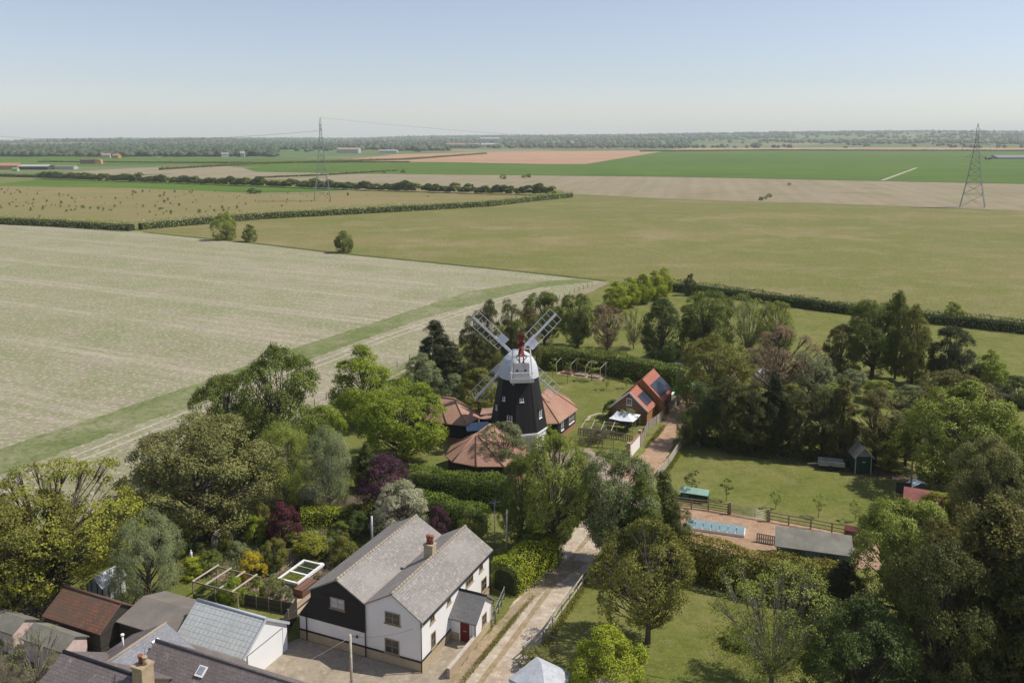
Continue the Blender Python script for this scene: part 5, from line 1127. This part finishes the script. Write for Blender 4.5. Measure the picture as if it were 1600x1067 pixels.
# ================================================================ hedges and trees in the fields
def far_tree(mesh, p, k, kz, rz, label, name='hedgerow_tree', cat='tree', group=None):
    o = bpy.data.objects.new(name, mesh); col.objects.link(o); o.location = p; o.rotation_euler.z = rz; o.scale = (k, k, kz); return tag(o, label, cat, group)
def small_crown(name, W, H, n, ls, lm, seed, prof='dome'):
    rng = np.random.default_rng(seed); nl = 14; t = rng.random(nl); a = rng.uniform(0, 6.28, nl); r = PROF[prof](t) * W / 2 * .6
    Lc = np.stack([r * np.cos(a), r * np.sin(a), t * H * .8 + .12 * H], 1); li = rng.integers(0, nl, n); d = rng.normal(size=(n, 3)); d /= np.linalg.norm(d, axis=1)[:, None]
    d[:, 2] = np.abs(d[:, 2]) * .8 + d[:, 2] * .2; C = Lc[li] + d * W * .21 * rng.uniform(.7, 1.1, n)[:, None] * [1, 1, .9]; C[:, 2] = np.maximum(C[:, 2], .1)
    tone = .5 * rng.random(nl)[li] + .5 * rng.random(n); me = quads_mesh(name, leaves(rng, C, d, ls, tone), tone); me.materials.append(M[lm]); return me
hc = [small_crown('hedgerow_tree', 9, 8, 2600, .75, 'deep', s) for s in (1, 2, 3)] + [small_crown('hedgerow_tree', 9, 8, 1500, .95, 'mid', 4)] * 2
rn = random.Random(21)
path = [(62, 279.5), (250, 286), (440, 293), (560, 297.5), (650, 300), (760, 303.5), (872, 305.5)]
P = [G(*q) for q in path]; tot = 0; pts = []
for a, b in zip(P, P[1:]):
    n = max(1, int((b - a).length / 4.7)); pts += [a.lerp(b, (i + rn.uniform(-.2, .2)) / n) for i in range(n)]
for i, p in enumerate(pts):
    if abs(p.x / p.y - (658 - 800) / 1355) < .006: continue
    kk = rn.uniform(.75, 1.2); me = rn.choice(hc)
    far_tree(me, (p.x, p.y + rn.uniform(-1.5, 1.5), 0), kk * 1.05, kk * rn.uniform(.68, .85), rn.uniform(0, 6.28), 'dark rounded tree in the long row behind the narrow green strip', group='hedgerow trees behind the narrow green strip')
sb = [small_crown('scrub_bush', 2.2, 2.2, 160, .5, lm, s) for lm, s in (('bronze', 5), ('deep', 6), ('olive', 7))]
for i in range(180):
    for _ in range(50):
        px, py = rn.uniform(-10, 680), rn.uniform(292, 345)
        up = 294 + max(0, px - 100) * .02; lo = 338 if px < 210 else 350 - (px - 210) * .052
        if up + 1.5 < py < lo - 8 and rn.random() < (1.2 - (px / 640)) * (1.5 * vnoise(px * .03, py * .25) ** 1.5) and (px < 470 or py < 318): break
    p = G(px, py); k = .28 + .6 * rn.random() ** 2.2; far_tree(rn.choice(sb), p, k, k * rn.uniform(.8, 1.3), rn.uniform(0, 6), 'small dark bush dotted in the scrub meadow', 'scrub_bush', 'bush', 'small bushes in the scrub meadow')
for px, py, k in ((104, 331, .8), (141, 326.5, .8), (62, 339, .6), (250, 328, 1), (254, 327, .7)):
    far_tree(sb[2], G(px, py), k, k * .7, 1, 'small dark bush dotted in the scrub meadow', 'scrub_bush', 'bush', 'small bushes in the scrub meadow')
def hz(pts, w_, h_, lm, label, ls, dens, seed, **kw):
    return hedge('hedgerow', [tuple(G(*q))[:2] for q in pts], w_, h_, lm, label, ls, dens, 'hedge', kw.pop('jit', .35), seed, .2, **kw)
hz([(-60, 346), (0, 350), (90, 354), (206, 361)], 4.5, 3.6, 'may_blossom', 'hawthorn hedge in white blossom at the left edge of the chalky field', .55, 3.4, 1)
hz([(219, 359), (300, 352), (400, 343), (520, 336.5), (640, 330), (760, 323), (830, 315), (892, 308.5)], 4.5, 3.6, 'may_blossom', 'long hawthorn hedge in white blossom curving across the meadow', .6, 3.0, 2)
hz([(1042, 453), (1150, 466), (1280, 484), (1400, 499), (1500, 509), (1600, 520), (1700, 530)], 3.4, 2.6, 'deep', 'clipped dark hedge along the far side of the right hand paddock', .38, 9, 3, jit=.15)
hz([(150, 281), (60, 277.5), (-100, 274)], 5, 3, 'olive', 'low far hedge at the left end of the row of trees', .9, 1.5, 4)
hz([(920, 272.5), (1000, 272)], 1, .3, 'olive', 'faint hedge remnant along the edge of the green crop', .9, 1, 5)
hz([(540, 271.5), (620, 267.5), (500, 275), (400, 279)], 3, 2.2, 'may_blossom', 'sparse blossoming bushes between the tan fields', 1.1, .5, 6)
hz([(60, 253.8), (370, 255.5), (640, 254)], 4, 2, 'deep', 'thin dark hedge across the far left fields', 1.4, .6, 7)
hz([(250, 266), (400, 257), (640, 250), (760, 241)], 5, 3, 'olive', 'hedge with bushes running towards the far warehouses', 1.4, .7, 8)
hz([(1000, 237.5), (1200, 235.6), (1600, 236.4), (1800, 237)], 5, 3.5, 'deep', 'dark hedge on the horizon side of the green crop', 1.6, .5, 9)
T_ = tree
# isolated trees and bushes in the fields
T_('field_tree', 353, 375, 332, 40, 'ball', 1, 'soft', 'tallest of the three trees on the field boundary at the left')
T_('field_tree', 390, 378, 351, 24, 'ball', 2, 'mid', 'small round tree between the tall tree and the lone tree on the field boundary')
T_('field_tree', 536, 395, 361, 33, 'ball', 3, 'mid', 'lone round tree on the field boundary right of the other two')
T_('field_bush', 397, 302.5, 294, 22, 'shrub', 1, 'deep', 'dark bush at the right end of the narrow green strip', 'bush')
for px, py, w_, lb in ((1189, 313.5, 9, 'leftmost of three tiny bushes close together in the tan field'), (1196, 311.5, 7, 'middle of three tiny bushes close together in the tan field'), (1202, 308.5, 9, 'rightmost of three tiny bushes close together in the tan field'), (1233, 289.5, 6, 'single tiny bush up near the green crop, right of the three bushes'),
        (787, 280, 12, 'greyish bush alone in the tan field above the end of the tree row'), (818, 278, 7, 'left bush of a tight pair on the edge of the green crop'), (826, 277.5, 9, 'right bush of a tight pair on the edge of the green crop'), (630, 270.5, 8, 'dark bush at the right end of the blossoming bushes'), (600, 271, 6, 'tiny dark bush left of the one ending the blossoming bushes')):
    T_('field_bush', px, py, py - w_ * .65, w_, 'shrub', 2, 'deep' if w_ != 12 else 'hawthorn', lb, 'bush', 'tiny bushes in the tan field')

# ================================================================ trees of the village
TR = [
# name px yb yt w kind var leaves label [cat]
('oak_tree', 92, 930, 722, 265, 'open', 1, 'yellow_green', 'huge spreading tree in thin yellow green leaf at the left edge'),
('oak_tree', 20, 960, 770, 190, 'broad', 2, 'olive', 'shaded olive tree at the left edge under the huge yellow green tree'),
('willow_tree', 236, 945, 803, 112, 'willow', 1, 'silver', 'drooping silvery willow beside the greenhouse'),
('walnut_tree', 315, 832, 652, 215, 'broad', 1, 'brown_olive', 'large round brownish green tree beside the wheel tracks'),
('ash_tree', 440, 740, 543, 148, 'dome', 2, 'mid', 'tallest green tree of the left cluster, in front of the track'),
('ash_tree', 352, 745, 588, 110, 'dome', 3, 'mid', 'green tree rising behind the brownish round tree'),
('birch_tree', 447, 795, 662, 92, 'willow', 2, 'soft', 'soft green weeping tree left of the silvery one by the thatched shelter'),
('birch_tree', 516, 798, 668, 84, 'willow', 1, 'silver', 'silvery green weeping birch beside the thatched shelter'),
('laurel_bush', 508, 705, 633, 64, 'ball', 1, 'bright', 'bright green bush between the tall tree and the lone oval tree', 'bush'),
('maple_tree', 567, 662, 540, 100, 'oval', 1, 'bright', 'bright green oval tree on the field edge left of the windmill'),
('lime_tree', 633, 724, 600, 142, 'broad', 3, 'bright', 'broad bright green tree with a thick forked trunk left of the mill houses'),
('yew_tree', 682, 596, 503, 66, 'conifer', 1, 'dark', 'dark evergreen behind the broad green tree'),
('yew_tree', 706, 608, 535, 58, 'conifer', 2, 'dark', 'lower dark evergreen just right of the taller dark one'),
('holm_tree', 661, 626, 553, 62, 'oval', 2, 'silver', 'grey green evergreen in front of the dark pair'),
('cypress_tree', 742, 600, 488, 52, 'cypress', 1, 'cypress', 'dark cypress left behind the upper left sail', ),
('cypress_tree', 764, 596, 470, 46, 'cypress', 2, 'cypress', 'tallest dark cypress behind the windmill sails'),
('cypress_tree', 798, 592, 470, 48, 'cypress', 1, 'cypress', 'bronze cypress straight behind the fantail'),
('cypress_tree', 826, 585, 480, 44, 'cypress', 2, 'bronze', 'bronze cypress behind the upper right sail'),
('garden_tree', 748, 640, 575, 64, 'ball', 2, 'olive', 'olive bush tree behind the lower left sail'),
('garden_tree', 712, 632, 585, 48, 'ball', 3, 'silver', 'grey green bush tree left of the lower left sail'),
('hazel_tree', 850, 540, 456, 64, 'broad', 2, 'mid', 'green tree right above the upper right sail'),
('hazel_tree', 902, 543, 460, 62, 'broad', 4, 'mid', 'green tree second in the row behind the long hedge'),
('thorn_tree', 948, 548, 476, 58, 'open', 2, 'pinkish', 'thin brownish tree in the row behind the long hedge'),
('thorn_tree', 990, 545, 482, 50, 'sparse', 1, 'soft', 'wispy grey tree between the brownish tree and the dark one'),
('poplar_tree', 962, 486, 440, 42, 'oval', 1, 'lime', 'nearest of the yellow green trees standing in line at the field corner'),
('poplar_tree', 984, 480, 434, 40, 'oval', 2, 'lime', 'second of the yellow green trees in line at the field corner'),
('poplar_tree', 1004, 474, 428, 38, 'oval', 3, 'lime', 'third of the yellow green trees in line at the field corner'),
('poplar_tree', 1022, 468, 423, 36, 'oval', 1, 'lime', 'fourth of the yellow green trees in line at the field corner'),
('poplar_tree', 1036, 462, 419, 32, 'oval', 2, 'lime', 'last and farthest of the yellow green trees at the field corner'),
('elder_tree', 1078, 462, 428, 20, 'ball', 1, 'deep', 'small tree growing out of the dark field hedge'),
('holly_tree', 1034, 566, 468, 76, 'dome', 1, 'deep', 'dark blue green rounded tree in the middle of the tree row'),
('sycamore_tree', 1100, 560, 456, 92, 'broad', 1, 'mid', 'green round tree right of the dark blue green one'),
('thorn_tree', 1168, 560, 462, 88, 'sparse', 2, 'soft', 'wispy half bare tree with fine branches'),
('thorn_tree', 1212, 565, 470, 70, 'open', 3, 'soft', 'thin light green tree right of the wispy one'),
('chestnut_tree', 1112, 645, 525, 116, 'dome', 2, 'olive', 'large dense green tree at the far end of the gravel lane'),
('plum_tree', 1215, 625, 508, 122, 'open', 1, 'pinkish', 'wide pinkish brown tree in thin young leaf'),
('plum_tree', 1268, 640, 552, 84, 'open', 2, 'silver', 'pale grey green thin tree right of the pinkish one'),
('leylandii_tree', 1098, 694, 598, 62, 'cypress', 1, 'deep', 'dark green tree at the lane end of the conifer row'),
('leylandii_tree', 1136, 700, 590, 66, 'cypress', 2, 'cypress', 'second dark conifer from the lane in the paddock row'),
('leylandii_tree', 1172, 706, 598, 62, 'cypress', 1, 'cypress', 'third dark conifer from the lane in the paddock row'),
('leylandii_tree', 1208, 708, 584, 54, 'conifer', 1, 'dark', 'pointed dark conifer in the middle of the paddock row'),
('leylandii_tree', 1244, 712, 612, 62, 'cypress', 2, 'cypress', 'conifer between the pointed one and the bronze tipped one'),
('leylandii_tree', 1284, 716, 606, 58, 'cypress', 1, 'cypress', 'conifer left of the tallest bronze tipped one'),
('leylandii_tree', 1312, 718, 594, 64, 'conifer', 2, 'bronze', 'tallest bronze tipped conifer left of the green hut'),
('leylandii_tree', 1366, 722, 608, 78, 'cypress', 2, 'bronze', 'broad golden brown conifer straight behind the green hut'),
('leylandii_tree', 1414, 728, 640, 66, 'broad', 1, 'brown_olive', 'brown thin leaved tree right of the green hut'),
('copper_tree', 1312, 590, 508, 64, 'dome', 1, 'bronze', 'dark bronze round tree left of the tall open trees'),
('willow_tree', 1362, 588, 470, 92, 'broad', 2, 'mid', 'tall open tree with several trunks in the right hand paddock'),
('willow_tree', 1398, 592, 456, 44, 'oval', 3, 'mid', 'slim open tree second from the left of the paddock group'),
('willow_tree', 1424, 600, 478, 54, 'oval', 2, 'olive', 'slim straight tree right of the paddock group'),
('pine_tree', 1484, 605, 512, 84, 'dome', 3, 'dark', 'dark spreading evergreen right of the slim trees'),
('birch_tree', 1546, 612, 548, 50, 'oval', 1, 'bright', 'bright green tree right of the dark spreading evergreen'),
('elder_tree', 1488, 505, 472, 34, 'ball', 2, 'soft', 'light green tree standing in the dark field hedge at the right'),
('elder_tree', 1396, 500, 458, 20, 'ball', 3, 'mid', 'narrow tree standing in the dark field hedge behind the tall group'),
('field_shrub', 1592, 632, 588, 70, 'ball', 1, 'deep', 'dark green shrub mass at the right edge', 'bush'),
('field_shrub', 1556, 636, 600, 50, 'ball', 2, 'dark', 'dark shrub left of the one at the right edge', 'bush'),
('field_shrub', 1330, 612, 578, 54, 'ball', 3, 'silver', 'grey green shrub below the bronze round tree', 'bush'),
('field_shrub', 1372, 628, 594, 58, 'ball', 1, 'soft', 'pale green shrub under the tall open trees', 'bush'),
('field_shrub', 1425, 636, 602, 60, 'ball', 2, 'silver', 'grey green shrub under the slim straight tree', 'bush'),
('field_shrub', 1300, 650, 600, 60, 'ball', 3, 'soft', 'pale shrub behind the bronze tipped conifer', 'bush'),
('field_shrub', 1235, 655, 600, 60, 'ball', 2, 'olive', 'olive shrub behind the pointed conifer', 'bush'),
('maple_tree', 1494, 680, 582, 122, 'broad', 3, 'bronze', 'wide bronze leaved tree behind the big pale green maple'),
('maple_tree', 1508, 768, 606, 176, 'maple', 1, 'soft', 'big pale green maple with layered leaf clumps at the right'),
('maple_tree', 1584, 840, 672, 120, 'maple', 2, 'soft', 'pale green maple cut by the right edge of the picture'),
('oak_tree', 1540, 850, 688, 124, 'broad', 4, 'brown_olive', 'brownish olive tree in front of the big pale green maple'),
('willow_tree', 1408, 975, 784, 158, 'broad', 2, 'soft', 'rounded olive willow beside the end of the stable'),
('cedar_tree', 1540, 1100, 782, 180, 'conifer', 1, 'bronze', 'very large bronze conifer in the lower right corner'),
('cedar_tree', 1455, 1120, 850, 170, 'broad', 1, 'cypress', 'dark shaded tree below the olive willow'),
('cedar_tree', 1610, 1150, 830, 190, 'conifer', 2, 'cypress', 'dark conifer cut by the lower right corner'),
('cedar_tree', 1500, 1020, 800, 150, 'broad', 3, 'bronze', 'bronze green tree between the olive willow and the big conifer'),
('sycamore_tree', 1345, 1130, 938, 180, 'dome', 2, 'deep', 'dense dark green tree at the bottom edge in the right garden'),
('sycamore_tree', 1318, 965, 880, 70, 'dome', 1, 'dark', 'dark shaded tree at the right end of the thick hedge'),
('birch_tree', 1205, 1078, 880, 185, 'sparse', 1, 'soft', 'half bare pale barked tree on the lawn with thin young leaf'),
('cherry_tree', 1012, 1004, 824, 168, 'airy', 1, 'olive', 'dark olive tree with a clear trunk and shadow on the lawn'),
('apple_tree', 947, 1085, 985, 122, 'ball', 1, 'lime', 'bright yellow green round bush tree at the bottom of the lawn'),
('sycamore_tree', 864, 870, 686, 126, 'airy', 2, 'soft', 'tall green tree between the clipped hedge and the lane'),
('sycamore_tree', 815, 850, 715, 80, 'dome', 3, 'mid', 'dark lower tree left of the tall green one beside the lane'),
('whitebeam_tree', 962, 882, 702, 124, 'broad', 3, 'rowan', 'tree with pale pinkish blossom arching over the lane'),
('whitebeam_tree', 905, 800, 705, 70, 'oval', 2, 'rowan', 'greyish blossoming tree above the tall green one by the lane'),
('whitebeam_tree', 1000, 900, 745, 80, 'oval', 1, 'mid', 'green tree behind the dark olive tree by the lane'),
('cypress_tree', 1036, 868, 738, 62, 'conifer', 2, 'yew', 'dark green cypress at the corner of the gravel yard'),
('cypress_tree', 1060, 880, 790, 46, 'cypress', 1, 'yew', 'lower cypress joining the corner cypress to the thick hedge'),
('rowan_tree', 786, 742, 662, 80, 'airy', 3, 'rowan', 'small tree in white blossom in front of the octagonal tiled roof'),
('copper_beech', 604, 806, 712, 96, 'dome', 1, 'purple', 'deep purple leaved tree behind the white house'),
('mayflower_tree', 630, 840, 752, 88, 'dome', 2, 'white_blossom', 'round tree covered in white blossom behind the ridge of the white house'),
('smoke_bush', 684, 850, 790, 40, 'ball', 1, 'purple', 'small reddish brown bush behind the valley of the twin roofs', 'bush'),
('young_tree', 735, 855, 790, 44, 'open', 1, 'soft', 'thin light green young tree behind the ridge of the right hand roof'),
('juniper_tree', 573, 765, 693, 38, 'conifer', 1, 'yew', 'dark pointed conifer left of the purple tree'),
('maple_bush', 442, 852, 786, 56, 'ball', 2, 'maroon', 'dark red leaved maple in the cottage garden', 'bush'),
('maple_bush', 412, 842, 788, 46, 'ball', 3, 'bronze', 'orange brown leaved shrub left of the dark red maple', 'bush'),
('garden_shrub', 400, 850, 806, 40, 'ball', 1, 'bright', 'bright green shrub below the orange brown one', 'bush'),
('garden_shrub', 392, 908, 862, 46, 'ball', 2, 'gold', 'golden yellow shrub behind the pergola', 'bush'),
('garden_shrub', 486, 872, 832, 60, 'ball', 3, 'yellow_green', 'round yellow green shrub above the raised pond', 'bush'),
('garden_shrub', 538, 882, 834, 44, 'ball', 1, 'olive', 'dark olive shrub against the left roof of the white house', 'bush'),
('garden_shrub', 424, 896, 862, 30, 'ball', 2, 'deep', 'blue green rounded shrub right of the golden one', 'bush'),
('garden_tree', 432, 893, 842, 40, 'broad', 2, 'olive', 'little flat topped standard tree in the flower bed'),
('garden_shrub', 350, 866, 828, 30, 'ball', 3, 'olive', 'climber spilling over the pale rose arch', 'bush'),
('garden_shrub', 370, 872, 846, 30, 'ball', 1, 'silver', 'silvery shrub beside the rose arch', 'bush'),
('garden_shrub', 276, 870, 812, 44, 'oval', 3, 'mid', 'upright green shrub right of the silvery willow', 'bush'),
('garden_shrub', 300, 900, 872, 50, 'ball', 2, 'lime', 'lime green mound of plants at the left of the garden', 'bush'),
('garden_shrub', 326, 895, 862, 46, 'ball', 3, 'mid', 'clump of green border plants behind the pergola', 'bush'),
('garden_shrub', 365, 945, 902, 44, 'ball', 1, 'bright', 'bright leafy climber at the front corner of the pergola', 'bush'),
('garden_shrub', 330, 940, 912, 46, 'shrub', 2, 'deep', 'dark shrubs between the felt roof and the pergola', 'bush'),
('garden_shrub', 400, 935, 905, 40, 'shrub', 1, 'soft', 'light green shrub behind the lattice fence', 'bush'),
('garden_shrub', 428, 935, 900, 38, 'shrub', 3, 'red_flower', 'shrub with orange red flowers in front of the raised pond', 'bush'),
('garden_shrub', 447, 945, 915, 26, 'shrub', 2, 'pink_blossom', 'pink flowering shrub at the end of the lattice fence', 'bush'),
('garden_shrub', 462, 855, 828, 40, 'ball', 2, 'soft', 'soft green shrub right of the dark red maple', 'bush'),
('garden_shrub', 512, 868, 842, 30, 'ball', 3, 'silver', 'pale grey shrub right of the round yellow green one', 'bush'),
('garden_shrub', 380, 830, 800, 40, 'ball', 1, 'deep', 'dark shrub in the shade of the brownish round tree', 'bush'),
('garden_shrub', 340, 838, 815, 46, 'ball', 2, 'purple', 'dusky purple shrub in the shade of the brownish round tree', 'bush'),
('garden_shrub', 305, 856, 830, 40, 'ball', 3, 'deep', 'dark green shrub at the foot of the brownish round tree', 'bush'),
('garden_shrub', 532, 850, 815, 40, 'ball', 2, 'mid', 'green shrub left of the steel flue pipe', 'bush'),
('garden_shrub', 560, 838, 800, 50, 'ball', 1, 'deep', 'dark shrub behind the steel flue pipe', 'bush'),
('garden_shrub', 250, 850, 790, 60, 'ball', 3, 'olive', 'olive shrub on the field edge behind the silvery willow', 'bush'),
('garden_shrub', 195, 780, 745, 30, 'ball', 1, 'brown_olive', 'small brown shrub beside the field fence post', 'bush'),
('garden_shrub', 172, 985, 950, 60, 'ball', 2, 'olive', 'olive shrub in the gap between the sheds', 'bush'),
('garden_shrub', 200, 992, 966, 26, 'shrub', 3, 'lime', 'yellow green shoots between the sheds and the felt roof', 'bush'),
('garden_shrub', 12, 1010, 985, 40, 'ball', 1, 'bright', 'bright green shrub beside the sheds at the left edge', 'bush'),
('fruit_tree', 58, 1078, 985, 100, 'bare', 1, 'soft', 'nearly bare pale branched tree in front of the pink sheds'),
('fruit_tree', 10, 1090, 1000, 80, 'bare', 2, 'soft', 'nearly bare tree cut by the lower left corner'),
('climbing_rose', 932, 690, 664, 40, 'open', 3, 'rowan', 'climbing rose over the trellis pergola on the mill lawn', 'bush'),
('garden_shrub', 855, 690, 662, 34, 'ball', 1, 'bright', 'bright green shrub at the foot of the mill annexe', 'bush'),
('garden_shrub', 958, 652, 624, 30, 'ball', 2, 'mid', 'green shrub at the left wall of the timber house', 'bush'),
('garden_tree', 980, 672, 638, 36, 'open', 2, 'rowan', 'small pale blossoming tree in front of the fabric canopy'),
('garden_shrub', 1075, 690, 664, 30, 'ball', 3, 'soft', 'shrub at the corner of the paddock under the conifers', 'bush'),
('garden_shrub', 1087, 700, 690, 18, 'shrub', 1, 'silver', 'small grey bush standing on the bare earth', 'bush'),
('garden_shrub', 1070, 700, 640, 30, 'open', 3, 'mid', 'thin sapling growth between lane and paddock fence', 'bush'),
('laurel_bush', 830, 880, 838, 72, 'ball', 3, 'mid', 'rounded leafy bush at the end of the clipped hedge by the lane', 'bush'),
('laurel_bush', 870, 842, 812, 50, 'ball', 1, 'deep', 'dark bush under the tall trees at the bend of the lane', 'bush'),
('bramble_bush', 838, 1045, 1015, 60, 'shrub', 2, 'brown_olive', 'dry brownish bush behind the white tent', 'bush'),
('garden_shrub', 1120, 905, 870, 60, 'shrub', 3, 'soft', 'low scrub at the foot of the thick hedge', 'bush'),
('garden_shrub', 1160, 1010, 990, 60, 'shrub', 1, 'mid', 'low green scrub on the lawn left of the half bare tree', 'bush'),
('garden_shrub', 1395, 815, 768, 26, 'open', 1, 'brown_olive', 'dry twiggy shrub in front of the dark screen', 'bush'),
('garden_shrub', 1470, 820, 770, 70, 'ball', 2, 'yellow_green', 'golden green shrub behind the red roofed shed', 'bush'),
('elder_tree', 1388, 738, 690, 40, 'open', 2, 'yellow_green', 'thin yellow leaved tree growing right of the green hut'),
]
for t in TR:
    tree(t[0], t[1], t[2], t[3], t[4], t[5], t[6], t[7], t[8], t[9] if len(t) > 9 else 'tree', bark='pale_bark' if t[5] in ('bare', 'sparse') or 'birch' in t[0] else None)
for px, yb, yt in ((1080, 776, 737), (1135, 782, 750), (1212, 795, 768), (1279, 808, 774), (1336, 814, 782)):
    tree('young_tree', px, yb, yt, 20 if px != 1080 else 26, 'sapling', px % 2, 'soft' if px > 1200 else 'deep', {1080: 'young tree standing behind the green hen house', 1135: 'young dark tree right of the hen house, left of the gate', 1212: 'young tree behind the right hand gate post', 1279: 'young thin tree behind the middle of the right hand rail fence', 1336: 'young tree behind the far right end of the rail fence'}[px])
for i, (px, yb, yt) in enumerate(((947, 609, 590), (924, 595, 565), (887, 599, 566), (979, 607, 590), (1043, 602, 578), (864, 590, 560), (905, 584, 560))):
    tree('young_tree', px, yb, yt, 15 if i != 1 else 24, 'sapling', i % 2, 'soft' if i % 2 else 'mid', 'young fruit tree ' + ('on the mill lawn between the timber house and the fruit cage', 'in front of the fruit cage, the widest one', 'at the left front of the fruit cage', 'on the mill lawn just above the roof of the timber house', 'beyond the timber house near the green sacks', 'left of the fruit cage near the sails', 'inside the middle of the fruit cage')[i])
H_ = lambda name, pts, w_, h_, lm, label, ls, dens, seed, **k: hedge(name, [tuple(G(*q))[:2] for q in pts], w_, h_, lm, label, ls, dens, 'hedge', .1, seed, .14, **k)
H_('clipped_hedge', [(640, 772), (700, 779), (760, 786), (806, 794)], 2.4, 3.1, 'hedge_green', 'upper clipped hedge in front of the octagonal tiled roof', .18, 95, 11)
H_('clipped_hedge', [(652, 812), (700, 822), (756, 836)], 2.4, 2.9, 'hedge_green', 'lower clipped hedge between the white blossom and the aerial mast', .18, 95, 12)
H_('clipped_hedge', [(470, 822), (500, 819), (560, 816), (600, 815)], 1.8, 1.7, 'lime', 'low sunlit hedge behind the cottage garden shrubs', .17, 90, 13)
H_('long_hedge', [(838, 574), (900, 576), (960, 584), (1020, 596), (1062, 606)], 3.6, 3.4, 'mid', 'long leafy hedge behind the mill lawn', .3, 42, 14)
H_('thick_hedge', [(1060, 890), (1130, 908), (1220, 930), (1325, 950)], 3.2, 3.3, 'golden_hedge', 'tall thick dark hedge with a golden green top below the stable', .2, 80, 15, vert=.3)
H_('clipped_hedge', [(788, 925), (812, 908), (838, 886), (858, 868)], 3.0, 2.5, 'lime', 'bright yellow green clipped hedge at the back right corner of the white house', .18, 95, 16)
H_('paddock_hedge', [(1082, 690), (1150, 702), (1240, 716), (1330, 728)], 1.6, 1.4, 'cypress', 'low dark growth under the conifer row along the paddock', .2, 60, 17)
# grass tufts and border plants nobody could count
def scatter(name, label, polys, n, ls, lm, seed, hh=.25):
    rng = np.random.default_rng(seed); Cs = []
    for poly in polys:
        (x0, y0), (x1, y1), (x2, y2), (x3, y3) = [tuple(p)[:2] for p in poly]; a, b = rng.random((2, n))
        cl = rng.random((40, 2)); k = rng.integers(0, 40, n); a = np.clip(a * .35 + cl[k, 0] * .65 + rng.normal(0, .03, n), 0, 1); b = np.clip(b * .35 + cl[k, 1] * .65 + rng.normal(0, .05, n), 0, 1)
        x = (x0 * (1 - a) + x1 * a) * (1 - b) + (x3 * (1 - a) + x2 * a) * b; y = (y0 * (1 - a) + y1 * a) * (1 - b) + (y3 * (1 - a) + y2 * a) * b
        Cs.append(np.stack([x, y, rng.random(n) ** 1.6 * hh + .04], 1))
    C = np.concatenate(Cs); N = rng.normal(size=C.shape); N[:, 2] = np.abs(N[:, 2]) * .8; tone = rng.random(len(C))
    me = quads_mesh(name, leaves(rng, C, N, ls, tone, .4, .35), tone); me.materials.append(M[lm]); o = bpy.data.objects.new(name, me); col.objects.link(o); return tag(o, label, 'plants', kind='stuff')
HFp = lambda a, b: HF(a, b)[:2]
scatter('border_plants', 'low mixed border plants filling the cottage garden beds', [(HFp(4.5, 21), HFp(4.5, 34), HFp(21, 35), HFp(21, 20)), (HFp(10.5, 11), HFp(10.5, 20), HFp(26, 20), HFp(26, 12))], 15000, .2, 'mid', 41, .5)
scatter('border_plants', 'flowering border plants in the cottage garden', [(HFp(2, 20), HFp(3, 28), HFp(17, 30), HFp(16, 17))], 5000, .16, 'pink_blossom', 42, .55)
scatter('border_plants', 'silvery border plants in the cottage garden', [(HFp(5, 20), HFp(5, 30), HFp(18, 32), HFp(18, 18))], 5000, .2, 'silver', 43, .6)
scatter('rough_grass', 'tufts of rough grass along the lane verges and fences', [((8.3, 80), (9.8, 80), (13, 88), (11.8, 88.5)), (HFp(-2, -3.3), HFp(-2, -3.8), HFp(14, -4.2), HFp(14, -3.6)), ((1.2, 63.5), (2.2, 63.5), (9.0, 80), (8.0, 79.5)), ((18.4, 102), (19.2, 101.8), (24.6, 114), (23.9, 114.3)), ((17.6, 112), (18.6, 112), (23.4, 122), (22.2, 122))], 2600, .14, 'olive', 44, .3)
scatter('rough_grass', 'rough herbage on the lawn around the half bare tree', [(G(1080, 960), G(1300, 930), G(1330, 1067), G(1120, 1067))], 9000, .16, 'soft', 45, .3)
scatter('rough_grass', 'undergrowth below the conifer row', [(G(1085, 705), G(1345, 745), G(1480, 735), G(1100, 680))], 6000, .22, 'olive', 46, .5)
scatter('rough_grass', 'rough growth between the trees along the field edge', [(G(210, 830), G(600, 690), G(640, 740), G(300, 880)), (G(850, 560), G(1250, 610), G(1300, 640), G(1090, 640))], 9000, .24, 'olive', 47, .6)
scatter('rough_grass', 'rough growth around the sheds at the lower left', [(G(0, 985), G(160, 960), G(250, 1010), G(0, 1067))], 7000, .16, 'olive', 48, .35)

# ================================================================ the air
M['haze'] = bpy.data.materials.new('haze'); M['haze'].use_nodes = True; t = M['haze'].node_tree
for n in list(t.nodes): t.nodes.remove(n)
ov = t.nodes.new('ShaderNodeOutputMaterial'); pv = t.nodes.new('ShaderNodeVolumePrincipled'); t.links.new(pv.outputs[0], ov.inputs['Volume'])
pv.inputs['Color'].default_value = (.90, .96, 1, 1); pv.inputs['Density'].default_value = 8.5e-5; pv.inputs['Anisotropy'].default_value = 0
o = MB().box(-14500, 14500, -14500, 14500, -90, 190).build('haze', M['haze']); tag(o, 'thin pale haze over the fields and far hills', 'haze', kind='stuff')
